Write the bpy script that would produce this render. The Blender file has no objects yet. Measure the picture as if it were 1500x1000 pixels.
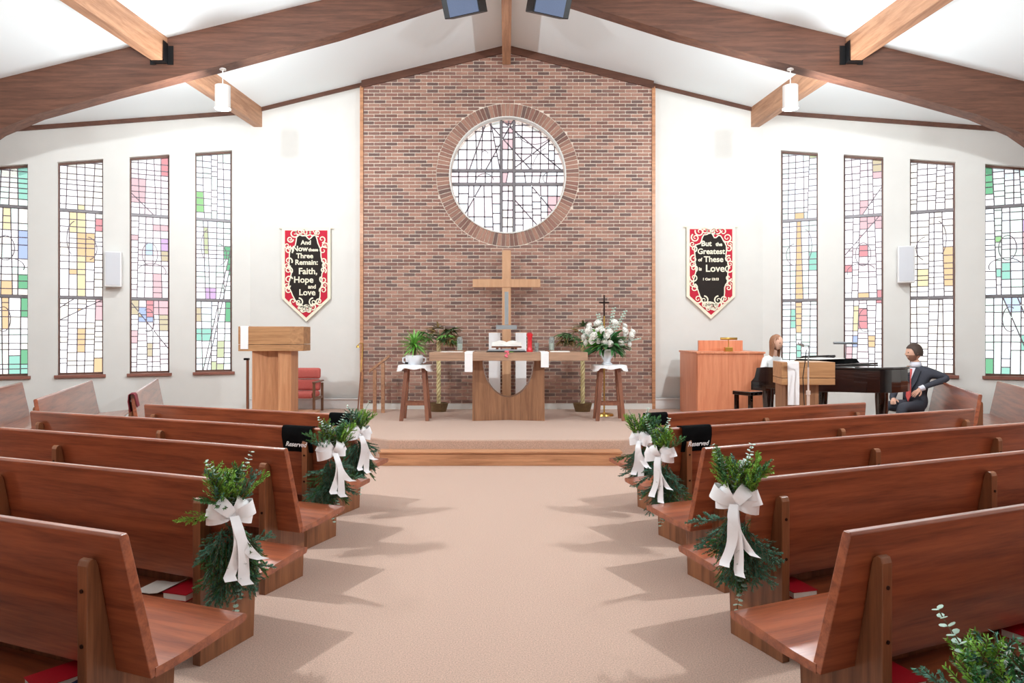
import bpy, bmesh, math, random
from mathutils import Vector, Matrix
random.seed(7)
R = math.radians
SC = bpy.context.scene
C = SC.collection

# ------------------------------------------------------------------ camera, world, exposure
F, VX, VY, EYE = 1000.0, 742.0, 490.0, 1.65
cam_d = bpy.data.cameras.new('camera'); cam = bpy.data.objects.new('camera', cam_d); C.objects.link(cam)
cam.location = (0, 0, EYE); cam.rotation_euler = (R(90), 0, 0)
cam_d.sensor_width = 36.0; cam_d.lens = 24.0
cam_d.shift_x = (750 - VX) / 1500.0; cam_d.shift_y = -(500 - VY) / 1500.0
cam_d.clip_start = 0.05; cam_d.clip_end = 200
SC.camera = cam

SKY = 5.0
w = bpy.data.worlds.new('world'); SC.world = w; w.use_nodes = True
w.node_tree.nodes['Background'].inputs[0].default_value = (0.97, 0.985, 1.0, 1)
w.node_tree.nodes['Background'].inputs[1].default_value = SKY
SC.view_settings.view_transform = 'Standard'; SC.view_settings.look = 'None'
SC.view_settings.gamma = 1.0; SC.view_settings.use_curve_mapping = False
SC.view_settings.exposure = 0.4
PENDANT_W = {9.44: 190.0, 4.9: 480.0, 0.3: 50.0}
SC.cycles.use_denoising = True
SC.cycles.max_bounces = 8; SC.cycles.diffuse_bounces = 5; SC.cycles.glossy_bounces = 3
SC.cycles.transparent_max_bounces = 16; SC.cycles.sample_clamp_indirect = 6.0

def P(px, py, d):
    """photo pixel + distance along the nave -> world point"""
    return Vector(((px - VX) * d / F, d, EYE - (py - VY) * d / F))

# ------------------------------------------------------------------ materials
def lin(c):
    return tuple(((v / 255.0) / 12.92 if v / 255.0 <= 0.04045 else ((v / 255.0 + 0.055) / 1.055) ** 2.4) for v in c)
MATS = {}
def base_mat(name):
    m = bpy.data.materials.new(name); m.use_nodes = True
    MATS[name] = m
    return m, m.node_tree.nodes, m.node_tree.links, m.node_tree.nodes['Principled BSDF']
def plain(name, rgb, rough=0.6, metal=0.0, noise=0.0, nscale=20.0, coat=0.0, bump=0.0, bscale=200.0, sheen=0.0, trans=0.0):
    m, n, l, b = base_mat(name)
    c = lin(rgb)
    b.inputs['Base Color'].default_value = (*c, 1); b.inputs['Roughness'].default_value = rough
    b.inputs['Metallic'].default_value = metal; b.inputs['Coat Weight'].default_value = coat
    b.inputs['Sheen Weight'].default_value = sheen
    b.inputs['Transmission Weight'].default_value = trans
    tc = n.new('ShaderNodeTexCoord')
    if noise:
        t = n.new('ShaderNodeTexNoise'); t.inputs['Scale'].default_value = nscale; t.inputs['Detail'].default_value = 6
        l.new(tc.outputs['Object'], t.inputs['Vector'])
        r = n.new('ShaderNodeValToRGB')
        r.color_ramp.elements[0].position = 0.3; r.color_ramp.elements[1].position = 0.7
        r.color_ramp.elements[0].color = (*[v * (1 - noise) for v in c], 1)
        r.color_ramp.elements[1].color = (*[min(1, v * (1 + noise)) for v in c], 1)
        l.new(t.outputs['Fac'], r.inputs['Fac']); l.new(r.outputs['Color'], b.inputs['Base Color'])
    if bump:
        t2 = n.new('ShaderNodeTexNoise'); t2.inputs['Scale'].default_value = bscale; t2.inputs['Detail'].default_value = 3
        l.new(tc.outputs['Object'], t2.inputs['Vector'])
        bp = n.new('ShaderNodeBump'); bp.inputs['Strength'].default_value = bump; bp.inputs['Distance'].default_value = 0.01
        l.new(t2.outputs['Fac'], bp.inputs['Height']); l.new(bp.outputs['Normal'], b.inputs['Normal'])
    return m
def wood(name, dark, light, rough=0.35, axis=0, coat=0.25, scale=1.0, spec=0.5):
    m, n, l, b = base_mat(name)
    tc = n.new('ShaderNodeTexCoord'); mp = n.new('ShaderNodeMapping')
    s = [9.0 * scale] * 3; s[axis] = 0.6 * scale
    mp.inputs['Scale'].default_value = s
    l.new(tc.outputs['Object'], mp.inputs['Vector'])
    t = n.new('ShaderNodeTexNoise'); t.inputs['Scale'].default_value = 2.2; t.inputs['Detail'].default_value = 8; t.inputs['Distortion'].default_value = 0.6
    l.new(mp.outputs['Vector'], t.inputs['Vector'])
    t2 = n.new('ShaderNodeTexNoise'); t2.inputs['Scale'].default_value = 14.0; t2.inputs['Detail'].default_value = 4
    l.new(mp.outputs['Vector'], t2.inputs['Vector'])
    ad = n.new('ShaderNodeMath'); ad.operation = 'MULTIPLY_ADD'; ad.inputs[1].default_value = 0.35
    l.new(t2.outputs['Fac'], ad.inputs[0]); l.new(t.outputs['Fac'], ad.inputs[2])
    r = n.new('ShaderNodeValToRGB'); r.color_ramp.elements[0].position = 0.45; r.color_ramp.elements[1].position = 0.85
    r.color_ramp.elements[0].color = (*lin(dark), 1); r.color_ramp.elements[1].color = (*lin(light), 1)
    l.new(ad.outputs[0], r.inputs['Fac']); l.new(r.outputs['Color'], b.inputs['Base Color'])
    b.inputs['Roughness'].default_value = rough; b.inputs['Coat Weight'].default_value = coat
    b.inputs['Coat Roughness'].default_value = 0.2; b.inputs['Specular IOR Level'].default_value = spec
    return m
def brick_mat(name, source):
    m, n, l, b = base_mat(name)
    if source == 'object':
        s = n.new('ShaderNodeObjectInfo').outputs['Random']
    else:
        s = n.new('ShaderNodeNewGeometry').outputs['Random Per Island']
    r = n.new('ShaderNodeValToRGB'); r.color_ramp.interpolation = 'CONSTANT'
    cols = [(150, 112, 98), (126, 92, 82), (160, 120, 104), (112, 88, 82), (144, 104, 92), (166, 126, 110), (134, 102, 92)]
    els = r.color_ramp.elements
    els[0].color = (*lin(cols[0]), 1); els[1].position = 1 / 7; els[1].color = (*lin(cols[1]), 1)
    for i in range(2, 7):
        e = els.new(i / 7); e.color = (*lin(cols[i]), 1)
    l.new(s, r.inputs['Fac'])
    tc = n.new('ShaderNodeTexCoord'); t = n.new('ShaderNodeTexNoise'); t.inputs['Scale'].default_value = 60; t.inputs['Detail'].default_value = 4
    l.new(tc.outputs['Object'], t.inputs['Vector'])
    mx = n.new('ShaderNodeMixRGB'); mx.blend_type = 'OVERLAY'; mx.inputs['Fac'].default_value = 0.35
    l.new(r.outputs['Color'], mx.inputs['Color1']); l.new(t.outputs['Fac'], mx.inputs['Color2'])
    l.new(mx.outputs['Color'], b.inputs['Base Color']); b.inputs['Roughness'].default_value = 0.75
    return m
def glass_mat(name, rgb, k=1.0):
    """thin leaded glass: lets the daylight through with its tint (a pane has two faces, so the root of the tint)"""
    m = bpy.data.materials.new(name); m.use_nodes = True; MATS[name] = m
    n, l = m.node_tree.nodes, m.node_tree.links
    n.remove(n['Principled BSDF'])
    t = n.new('ShaderNodeBsdfTransparent')
    c = [math.sqrt(min(1.0, (v * .8 + .2) * k * .85 / SKY)) for v in lin(rgb)]
    t.inputs['Color'].default_value = (*c, 1)
    l.new(t.outputs[0], n['Material Output'].inputs['Surface'])
    return m
def emit_mat(name, rgb, s):
    m, n, l, b = base_mat(name)
    b.inputs['Base Color'].default_value = (*lin(rgb), 1)
    b.inputs['Emission Color'].default_value = (*lin(rgb), 1); b.inputs['Emission Strength'].default_value = s
    return m

plain('plaster', (222, 221, 217), 0.85, noise=0.02, nscale=3)
plain('ceiling_white', (232, 240, 243), 0.9)
plain('carpet', (200, 168, 150), 0.95, noise=0.28, nscale=130, bump=0.6, bscale=350, sheen=0.2)
plain('mortar', (236, 222, 208), 0.9, noise=0.08, nscale=40)
brick_mat('brick_one', 'object'); brick_mat('brick_many', 'island')
wood('pew_wood', (110, 52, 32), (168, 92, 58), 0.32, 0, 0.8)
wood('pew_end_wood', (104, 62, 38), (150, 96, 62), 0.4, 2, 0.2)
wood('beam_wood', (80, 50, 38), (118, 78, 60), 0.55, 0, 0.05)
wood('purlin_wood', (146, 102, 74), (186, 140, 108), 0.55, 1, 0.05)
wood('trim_wood', (84, 52, 40), (110, 72, 56), 0.5, 0, 0.1)
wood('altar_wood', (120, 82, 58), (166, 120, 88), 0.42, 2, 0.15)
wood('altar_top_wood', (150, 118, 98), (186, 150, 124), 0.42, 0, 0.15)
wood('cross_wood', (186, 138, 102), (206, 162, 126), 0.5, 2, 0.1)
wood('oak', (176, 118, 80), (206, 150, 108), 0.45, 2, 0.15)
wood('lectern_wood', (158, 112, 74), (192, 144, 100), 0.42, 0, 0.15)
wood('organ_wood', (206, 122, 86), (226, 150, 112), 0.45, 2, 0.15)
wood('stool_wood', (116, 70, 52), (150, 98, 74), 0.45, 2, 0.15)
wood('step_wood', (160, 108, 74), (206, 150, 110), 0.5, 0, 0.1)
wood('sill_wood', (120, 72, 60), (150, 96, 80), 0.5, 0, 0.1)
plain('bolt_dark', (50, 30, 24), 0.4, 0.6)
plain('black_metal', (26, 26, 28), 0.45, 0.5)
plain('speaker_grille', (92, 108, 138), 0.7, noise=0.1, nscale=200)
plain('white_plastic', (228, 228, 228), 0.5)
plain('grey_grille', (206, 208, 214), 0.7)
plain('lamp_white', (240, 238, 236), 0.5)
emit_mat('lamp_glow', (255, 250, 240), 6.0)
plain('lead', (128, 118, 126), 0.6, 0.3)
plain('transom_metal', (132, 128, 132), 0.5, 0.3)
plain('white_cloth', (246, 246, 248), 0.8, bump=0.1, bscale=60)
plain('satin', (248, 248, 252), 0.45, sheen=0.3)
plain('black_cloth', (8, 8, 9), 1.0)
MATS['black_cloth'].node_tree.nodes['Principled BSDF'].inputs['Specular IOR Level'].default_value = 0.1
plain('maroon_cloth', (120, 30, 44), 0.85)
plain('cream_felt', (240, 234, 212), 0.9)
plain('red_felt', (192, 32, 58), 0.9)
plain('dark_felt', (34, 26, 22), 0.9)
plain('red_vinyl', (178, 18, 38), 0.4)
plain('navy_cover', (24, 38, 78), 0.5)
plain('paper', (244, 242, 236), 0.8)
plain('pink_upholstery', (192, 96, 88), 0.85, noise=0.08, nscale=80)
plain('chair_frame', (120, 84, 62), 0.45)
plain('piano_black', (14, 8, 10), 0.08, coat=1.0)
plain('ivory', (244, 240, 226), 0.3)
plain('brass', (206, 168, 86), 0.3, 0.9)
plain('silver', (176, 184, 190), 0.35, 0.8)
plain('pale_metal', (232, 214, 204), 0.4, 0.3)
plain('red_glass', (220, 40, 52), 0.2, coat=0.5)
plain('clear_glass', (235, 245, 245), 0.05, trans=0.9)
plain('wax', (244, 238, 220), 0.6)
plain('fir', (64, 126, 66), 0.65, noise=0.3, nscale=6)
plain('fir_blue', (76, 134, 112), 0.65, noise=0.3, nscale=6)
plain('fir_light', (124, 176, 56), 0.65, noise=0.25, nscale=6)
plain('twig', (96, 72, 46), 0.8)
plain('eucalyptus', (178, 204, 190), 0.7)
plain('palm_green', (112, 168, 78), 0.6, noise=0.25, nscale=8)
plain('palm_dark', (70, 104, 58), 0.6, noise=0.3, nscale=8)
plain('palm_brown', (120, 96, 54), 0.7, noise=0.3, nscale=8)
plain('leaf_bright', (116, 190, 70), 0.6)
plain('rose_white', (250, 248, 242), 0.7)
plain('porcelain', (236, 240, 248), 0.2, coat=0.4)
plain('wicker', (120, 96, 64), 0.8, noise=0.3, nscale=60, bump=0.6, bscale=90)
plain('braid', (222, 210, 160), 0.7)
plain('pink_petal', (236, 120, 136), 0.7)
plain('suit', (62, 64, 74), 0.85, noise=0.08, nscale=50)
plain('shirt', (226, 228, 240), 0.8)
plain('tie', (222, 96, 92), 0.6)
plain('skin', (226, 178, 154), 0.55)
plain('beard', (150, 108, 88), 0.8)
plain('hair_dark', (74, 58, 50), 0.7)
plain('hair_brown', (150, 104, 76), 0.6, noise=0.15, nscale=30)
plain('blouse', (240, 240, 240), 0.8)
plain('eye_dark', (30, 24, 22), 0.3)
m_sk, n_, l_, b_ = base_mat('skirt_print')
_tc = n_.new('ShaderNodeTexCoord'); _v = n_.new('ShaderNodeTexVoronoi'); _v.inputs['Scale'].default_value = 26
l_.new(_tc.outputs['Object'], _v.inputs['Vector'])
_r = n_.new('ShaderNodeValToRGB'); _r.color_ramp.interpolation = 'CONSTANT'; _r.color_ramp.elements[1].position = 0.32
_r.color_ramp.elements[0].color = (0.8, 0.8, 0.8, 1); _r.color_ramp.elements[1].color = (0.008, 0.008, 0.01, 1)
l_.new(_v.outputs['Distance'], _r.inputs['Fac']); l_.new(_r.outputs['Color'], b_.inputs['Base Color'])

# ------------------------------------------------------------------ mesh helpers
class MB:
    def __init__(s): s.v, s.f, s.m = [], [], []
    def add(s, verts, faces, mi=0):
        o = len(s.v); s.v += [tuple(p) for p in verts]
        s.f += [[i + o for i in f] for f in faces]; s.m += [mi] * len(faces); return s
    def box(s, c, d, rz=0.0, M=None, mi=0):
        hx, hy, hz = d[0] / 2, d[1] / 2, d[2] / 2
        T = Matrix.Translation(c) @ Matrix.Rotation(rz, 4, 'Z')
        if M is not None: T = Matrix.Translation(c) @ M.to_4x4()
        vs = [T @ Vector((x, y, z)) for z in (-hz, hz) for y in (-hy, hy) for x in (-hx, hx)]
        return s.add(vs, [(0, 2, 3, 1), (4, 5, 7, 6), (0, 1, 5, 4), (2, 6, 7, 3), (0, 4, 6, 2), (1, 3, 7, 5)], mi)
    def bb(s, x0, x1, y0, y1, z0, z1, mi=0):
        return s.box(((x0 + x1) / 2, (y0 + y1) / 2, (z0 + z1) / 2), (abs(x1 - x0), abs(y1 - y0), abs(z1 - z0)), mi=mi)
    def prism(s, A, B, mi=0):
        """two matching outlines (lists of points) joined into a solid"""
        n = len(A)
        fs = [list(range(n))[::-1], [n + i for i in range(n)]]
        fs += [(i, (i + 1) % n, n + (i + 1) % n, n + i) for i in range(n)]
        return s.add(list(A) + list(B), fs, mi)
    def tube(s, pts, r, seg=8, mi=0, cap=True):
        pts = [Vector(p) for p in pts]; n = len(pts)
        rs = r if isinstance(r, (list, tuple)) else [r] * n
        vs = []; prev = None
        for i, p in enumerate(pts):
            t = (pts[min(i + 1, n - 1)] - pts[max(i - 1, 0)]).normalized()
            if prev is None:
                a = Vector((0, 0, 1)) if abs(t.z) < 0.9 else Vector((1, 0, 0))
                u = t.cross(a).normalized()
            else:
                u = (prev - t * prev.dot(t)).normalized()
            prev = u; q = t.cross(u)
            for k in range(seg):
                an = 2 * math.pi * k / seg
                vs.append(p + (u * math.cos(an) + q * math.sin(an)) * rs[i])
        fs = [(i * seg + k, i * seg + (k + 1) % seg, (i + 1) * seg + (k + 1) % seg, (i + 1) * seg + k) for i in range(n - 1) for k in range(seg)]
        if cap: fs += [list(range(seg))[::-1], [(n - 1) * seg + k for k in range(seg)]]
        return s.add(vs, fs, mi)
    def lathe(s, prof, c=(0, 0, 0), seg=24, mi=0, sx=1.0, sy=1.0):
        vs = [(c[0] + r * sx * math.cos(2 * math.pi * k / seg), c[1] + r * sy * math.sin(2 * math.pi * k / seg), c[2] + z) for r, z in prof for k in range(seg)]
        n = len(prof)
        fs = [(i * seg + k, i * seg + (k + 1) % seg, (i + 1) * seg + (k + 1) % seg, (i + 1) * seg + k) for i in range(n - 1) for k in range(seg)]
        fs += [list(range(seg))[::-1], [(n - 1) * seg + k for k in range(seg)]]
        return s.add(vs, fs, mi)
    def ball(s, c, r, seg=12, rings=8, mi=0, sc=(1, 1, 1)):
        vs = [(c[0], c[1], c[2] - r * sc[2])]
        for i in range(1, rings):
            a = -math.pi / 2 + math.pi * i / rings
            vs += [(c[0] + r * sc[0] * math.cos(a) * math.cos(2 * math.pi * k / seg), c[1] + r * sc[1] * math.cos(a) * math.sin(2 * math.pi * k / seg), c[2] + r * sc[2] * math.sin(a)) for k in range(seg)]
        vs.append((c[0], c[1], c[2] + r * sc[2]))
        fs = [(0, 1 + (k + 1) % seg, 1 + k) for k in range(seg)]
        fs += [(1 + i * seg + k, 1 + i * seg + (k + 1) % seg, 1 + (i + 1) * seg + (k + 1) % seg, 1 + (i + 1) * seg + k) for i in range(rings - 2) for k in range(seg)]
        L = len(vs) - 1; o = 1 + (rings - 2) * seg
        fs += [(L, o + k, o + (k + 1) % seg) for k in range(seg)]
        return s.add(vs, fs, mi)
    def ribbon(s, pts, wdir, width, th=0.002, mi=0):
        """a strip along pts, width along wdir (vector or list of vectors), with thickness"""
        pts = [Vector(p) for p in pts]; n = len(pts)
        ws = wdir if isinstance(wdir, list) else [Vector(wdir)] * n
        wi = width if isinstance(width, (list, tuple)) else [width] * n
        vs = []
        for i, p in enumerate(pts):
            t = (pts[min(i + 1, n - 1)] - pts[max(i - 1, 0)]).normalized()
            wv = ws[i].normalized(); nn = t.cross(wv).normalized() * th / 2; h = wv * wi[i] / 2
            vs += [p - h - nn, p + h - nn, p + h + nn, p - h + nn]
        fs = [(4 * i + k, 4 * i + (k + 1) % 4, 4 * i + 4 + (k + 1) % 4, 4 * i + 4 + k) for i in range(n - 1) for k in range(4)]
        fs += [(3, 2, 1, 0), tuple(4 * (n - 1) + k for k in range(4))]
        return s.add(vs, fs, mi)
    def mesh(s, name, mats, smooth=False, recalc=True):
        me = bpy.data.meshes.new(name); me.from_pydata(s.v, [], s.f)
        for m in (mats if isinstance(mats, (list, tuple)) else [mats]): me.materials.append(MATS[m])
        for p, mi in zip(me.polygons, s.m):
            p.material_index = mi; p.use_smooth = smooth
        if recalc:
            b = bmesh.new(); b.from_mesh(me); bmesh.ops.recalc_face_normals(b, faces=b.faces); b.to_mesh(me); b.free()
        me.update(); return me
    def build(s, name, mats, parent=None, smooth=False, bevel=0.0, auto=None):
        o = bpy.data.objects.new(name, s.mesh(name, mats, smooth)); C.objects.link(o)
        if parent is not None: o.parent = parent
        if bevel:
            md = o.modifiers.new('bevel', 'BEVEL'); md.width = bevel; md.segments = 2; md.limit_method = 'ANGLE'; md.angle_limit = R(35)
        if auto is not None:
            for p in o.data.polygons: p.use_smooth = True
            b = bmesh.new(); b.from_mesh(o.data)
            for e in b.edges: e.smooth = (len(e.link_faces) == 2 and e.calc_face_angle(0) < R(auto))
            b.to_mesh(o.data); b.free()
        return o
def tag(o, label=None, cat=None, group=None, kind=None):
    if label: o['label'] = label
    if cat: o['category'] = cat
    if group: o['group'] = group
    if kind: o['kind'] = kind
    return o
def thing(name, label, cat, loc=(0, 0, 0), rz=0.0, group=None, kind=None):
    o = bpy.data.objects.new(name, None); C.objects.link(o); o.empty_display_size = 0.1
    o.location = loc; o.rotation_euler = (0, 0, rz)
    return tag(o, label, cat, group, kind)
def inst(name, me, parent, loc=(0, 0, 0), rot=(0, 0, 0), scale=(1, 1, 1), M=None):
    o = bpy.data.objects.new(name, me); C.objects.link(o)
    if parent is not None: o.parent = parent
    if M is not None: o.matrix_local = M
    else: o.location = loc; o.rotation_euler = rot; o.scale = scale
    return o
def copy_tree(o, parent=None):
    c = o.copy(); C.objects.link(c); c.parent = parent
    for ch in list(o.children): copy_tree(ch, c)
    return c
def text_mesh(body, size, mat, shear=0.0, extrude=0.002, offset=0.0, align='CENTER'):
    cu = bpy.data.curves.new('lettering', 'FONT'); cu.body = body; cu.size = size; cu.shear = shear
    cu.extrude = extrude; cu.offset = offset; cu.align_x = align; cu.align_y = 'CENTER'; cu.resolution_u = 3
    t = bpy.data.objects.new('tmp', cu); C.objects.link(t)
    dg = bpy.context.evaluated_depsgraph_get(); dg.update()
    me = bpy.data.meshes.new_from_object(t.evaluated_get(dg)); me.materials.clear(); me.materials.append(MATS[mat])
    bpy.data.objects.remove(t); bpy.data.curves.remove(cu)
    return me

# ================================================================== THE ROOM
RIDGE, PITCH = 6.9, 0.244
def ceil_z(x): return RIDGE - PITCH * abs(x)
YB, YF, XW = -4.0, 12.5, 9.25          # back wall, front wall, side walls
CX, CA = 4.69, R(25.8)                 # corner of the front wall, turn of the angled walls
SL = (XW - CX) / math.cos(CA)

g = MB(); g.bb(-XW - .3, XW + .3, YB - .3, YF + .4, -0.2, 0.0)
tag(g.build('floor', 'carpet'), 'beige speckled carpet floor of the nave and centre aisle', 'floor', kind='structure')
g = MB()
for sx in (-1, 1):
    A = [(0, YB - .3, RIDGE), (sx * (XW + .3), YB - .3, ceil_z(XW + .3)), (sx * (XW + .3), YB - .3, ceil_z(XW + .3) + .2), (0, YB - .3, RIDGE + .2)]
    g.prism(A, [(x, YF + .4, z) for x, _, z in A])
tag(g.build('ceiling', 'ceiling_white'), 'white pitched ceiling rising to a ridge', 'ceiling', kind='structure')

# platform
PZ = 0.30
plan = [(-1.52, 8.79), (1.52, 8.79), (1.92, 9.08), (2.9, 9.08), (3.1, 8.62), (5.08, 8.62), (6.25, 11.3), (4.75, YF + .05), (-4.7, YF + .05), (-4.12, 9.08), (-1.92, 9.08)]
g = MB(); g.prism([(x, y, 0.0) for x, y in plan], [(x, y, PZ) for x, y in plan])
tag(g.build('platform', 'carpet', bevel=0.02), 'carpeted chancel platform raised above the nave floor', 'platform', kind='structure')

# front wall: plaster on both sides, brick in the middle
BX0, BX1 = -2.63, 2.67
for sx, nm, xa, xb in ((-1, 'wall_front_left', BX0, -CX), (1, 'wall_front_right', BX1, CX)):
    g = MB()
    A = [(xa, YF, 0), (xb, YF, 0), (xb, YF, ceil_z(xb) + .05), (xa, YF, ceil_z(xa) + .05)]
    g.prism(A, [(x, YF + .3, z) for x, _, z in A])
    tag(g.build(nm, 'plaster'), 'plain white plaster wall beside the brick panel on the ' + ('pulpit' if sx < 0 else 'organ') + ' side', 'wall', kind='structure')

def angled(sx, s, o, z):
    """point on an angled wall: s along from the corner, o outwards"""
    return Vector((sx * (CX + s * math.cos(CA) + o * math.sin(CA)), YF - s * math.sin(CA) + o * math.cos(CA), z))
WINS = [(0.31, 0.92), (1.33, 1.94), (2.33, 2.98), (3.38, 4.02)]
SILL = 0.98
def win_top(s): return 5.05 - 0.19 * s
def wall_top(s): return ceil_z(CX + s * math.cos(CA)) + 0.06
for sx, nm in ((-1, 'wall_left_angled'), (1, 'wall_right_angled')):
    g = MB(); T = 0.26
    def blk(s0, s1, z00, z01, z10, z11):
        A = [angled(sx, s0, 0, z00), angled(sx, s1, 0, z10), angled(sx, s1, 0, z11), angled(sx, s0, 0, z01)]
        B = [angled(sx, s0, T, z00), angled(sx, s1, T, z10), angled(sx, s1, T, z11), angled(sx, s0, T, z01)]
        g.prism(A, B)
    e = [0.0] + [v for p in WINS for v in p] + [SL]
    for i in range(0, len(e), 2): blk(e[i], e[i + 1], 0, wall_top(e[i]), 0, wall_top(e[i + 1]))
    for a, b in WINS:
        blk(a, b, 0, SILL, 0, SILL); blk(a, b, win_top(a), wall_top(a), win_top(b), wall_top(b))
    tag(g.build(nm, 'plaster'), 'white angled wall with tall stained glass windows, ' + ('pulpit' if sx < 0 else 'piano') + ' side', 'wall', kind='structure')
YS = YF - SL * math.sin(CA)
for sx, nm in ((-1, 'wall_left'), (1, 'wall_right')):
    g = MB(); g.bb(sx * XW, sx * (XW + .25), YB - .2, YS + .15, 0, ceil_z(XW) + .1)
    tag(g.build(nm, 'plaster'), 'plain white nave side wall on the ' + ('pulpit' if sx < 0 else 'piano') + ' side', 'wall', kind='structure')
g = MB(); A = [(-XW, YB, 0), (XW, YB, 0), (XW, YB, ceil_z(XW) + .1), (0, YB, RIDGE + .1), (-XW, YB, ceil_z(XW) + .1)]
g.prism(A, [(x, YB - .25, z) for x, _, z in A])
tag(g.build('wall_back', 'plaster'), 'plain white wall closing the back of the nave', 'wall', kind='structure')

# --- brick panel with the round opening
BY = 12.40; RC = Vector((0.02, 0, 4.55)); R_OPEN, R_RING = 1.055, 1.29
BXC = (BX0 + BX1) / 2
def gable(x): return ceil_z(x) - 0.01
g = MB()
angs = sorted(set([2 * math.pi * k / 120 for k in range(120)] + [math.atan2(z - RC.z, x - RC.x) % (2 * math.pi) for x, z in ((BX0, 0), (BX1, 0), (BX1, gable(BX1)), (0, gable(0)), (BX0, gable(BX0)))]))
def outer(a):
    dx, dz = math.cos(a), math.sin(a); t = 1e9
    if dx > 1e-9: t = min(t, (BX1 - RC.x) / dx)
    if dx < -1e-9: t = min(t, (BX0 - RC.x) / dx)
    if dz < -1e-9: t = min(t, -RC.z / dz)
    for s in (-1, 1):                                   # gable planes z = RIDGE - .01 - s*PITCH*x
        den = dz + s * PITCH * dx
        if den > 1e-9: t = min(t, (RIDGE - .01 - RC.z - s * PITCH * RC.x) / den)
    return RC.x + t * dx, RC.z + t * dz
n = len(angs); vs = []
for y in (BY + 0.012, YF + .3):
    for a in angs:
        ox, oz = outer(a); vs.append((ox, y, oz)); vs.append((RC.x + R_OPEN * math.cos(a), y, RC.z + R_OPEN * math.sin(a)))
fs = []
for k in range(n):
    a0, a1 = 2 * k, 2 * ((k + 1) % n)
    fs += [(a0, a1, a1 + 1, a0 + 1), (2 * n + a0, 2 * n + a0 + 1, 2 * n + a1 + 1, 2 * n + a1), (a0 + 1, a1 + 1, 2 * n + a1 + 1, 2 * n + a0 + 1), (a0, 2 * n + a0, 2 * n + a1, a1)]
g.add(vs, fs)
bw = g.build('wall_front', 'mortar')
tag(bw, 'brown brick panel behind the altar with a round window', 'wall', kind='structure')
def clip(poly, nx, nz, c):
    """keep nx*x+nz*z <= c"""
    out = []
    for i, p in enumerate(poly):
        q = poly[(i + 1) % len(poly)]
        dp, dq = nx * p[0] + nz * p[1] - c, nx * q[0] + nz * q[1] - c
        if dp <= 0: out.append(p)
        if (dp < 0 < dq) or (dq < 0 < dp):
            t = dp / (dp - dq); out.append((p[0] + t * (q[0] - p[0]), p[1] + t * (q[1] - p[1])))
    return out
CH, BL, JT = 0.0641, 0.2125, 0.0145
full = MB(); full.bb(-(BL - JT) / 2, (BL - JT) / 2, 0, 0.05, -(CH - JT) / 2, (CH - JT) / 2)
full_me = full.mesh('brick', 'brick_one')
rest = MB(); n_single = 0; row = 0; z = 0.40
while z < RIDGE:
    x = BX0 - (BL if row % 2 else BL / 2) + 0.01
    while x < BX1:
        x0, x1, z0, z1 = x + JT / 2, x + BL - JT / 2, z + JT / 2, z + CH - JT / 2
        poly = [(x0, z0), (x1, z0), (x1, z1), (x0, z1)]
        poly = clip(poly, -1, 0, -(BX0 + .03)); poly = clip(poly, 1, 0, BX1 - .03) if poly else poly
        for s in (-1, 1):
            if poly: poly = clip(poly, s * PITCH, 1, RIDGE - .06)
        if poly:
            cx, cz = (x0 + x1) / 2 - RC.x, (z0 + z1) / 2 - RC.z; r = math.hypot(cx, cz)
            if r < R_RING + .16 and r > 1e-3: poly = clip(poly, -cx / r, -cz / r, -(R_RING + JT + (cx * RC.x + cz * RC.z) / r))
        if poly and len(poly) >= 3:
            ar = abs(sum(poly[i][0] * poly[(i + 1) % len(poly)][1] - poly[(i + 1) % len(poly)][0] * poly[i][1] for i in range(len(poly)))) / 2
            if ar > 0.0012:
                whole = ar > 0.97 * (x1 - x0) * (z1 - z0)
                if whole and 2.36 < z < 2.93 and n_single < 198:
                    inst('brick', full_me, bw, ((x0 + x1) / 2, BY + random.uniform(-.002, .002), (z0 + z1) / 2)); n_single += 1
                else:
                    yo = BY + random.uniform(-.002, .002)
                    rest.prism([(a, yo, b) for a, b in poly], [(a, BY + .05, b) for a, b in poly])
        x += BL
    z += CH; row += 1
rb = rest.build('brickwork', 'brick_many', bw); rb['kind'] = 'stuff'
NR = 100; ra, rb_ = R_OPEN + 0.012, R_RING
h0, h1 = math.pi * ra / NR - .0075, math.pi * rb_ / NR - .0075
wd = MB(); wd.prism([(ra, 0, -h0), (rb_, 0, -h1), (rb_, 0, h1), (ra, 0, h0)], [(ra, .06, -h0), (rb_, .06, -h1), (rb_, .06, h1), (ra, .06, h0)])
wd_me = wd.mesh('ring_brick', 'brick_one')
for k in range(NR):
    inst('ring_brick', wd_me, bw, (RC.x, BY - .002, RC.z), (0, 2 * math.pi * k / NR, 0))

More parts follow.
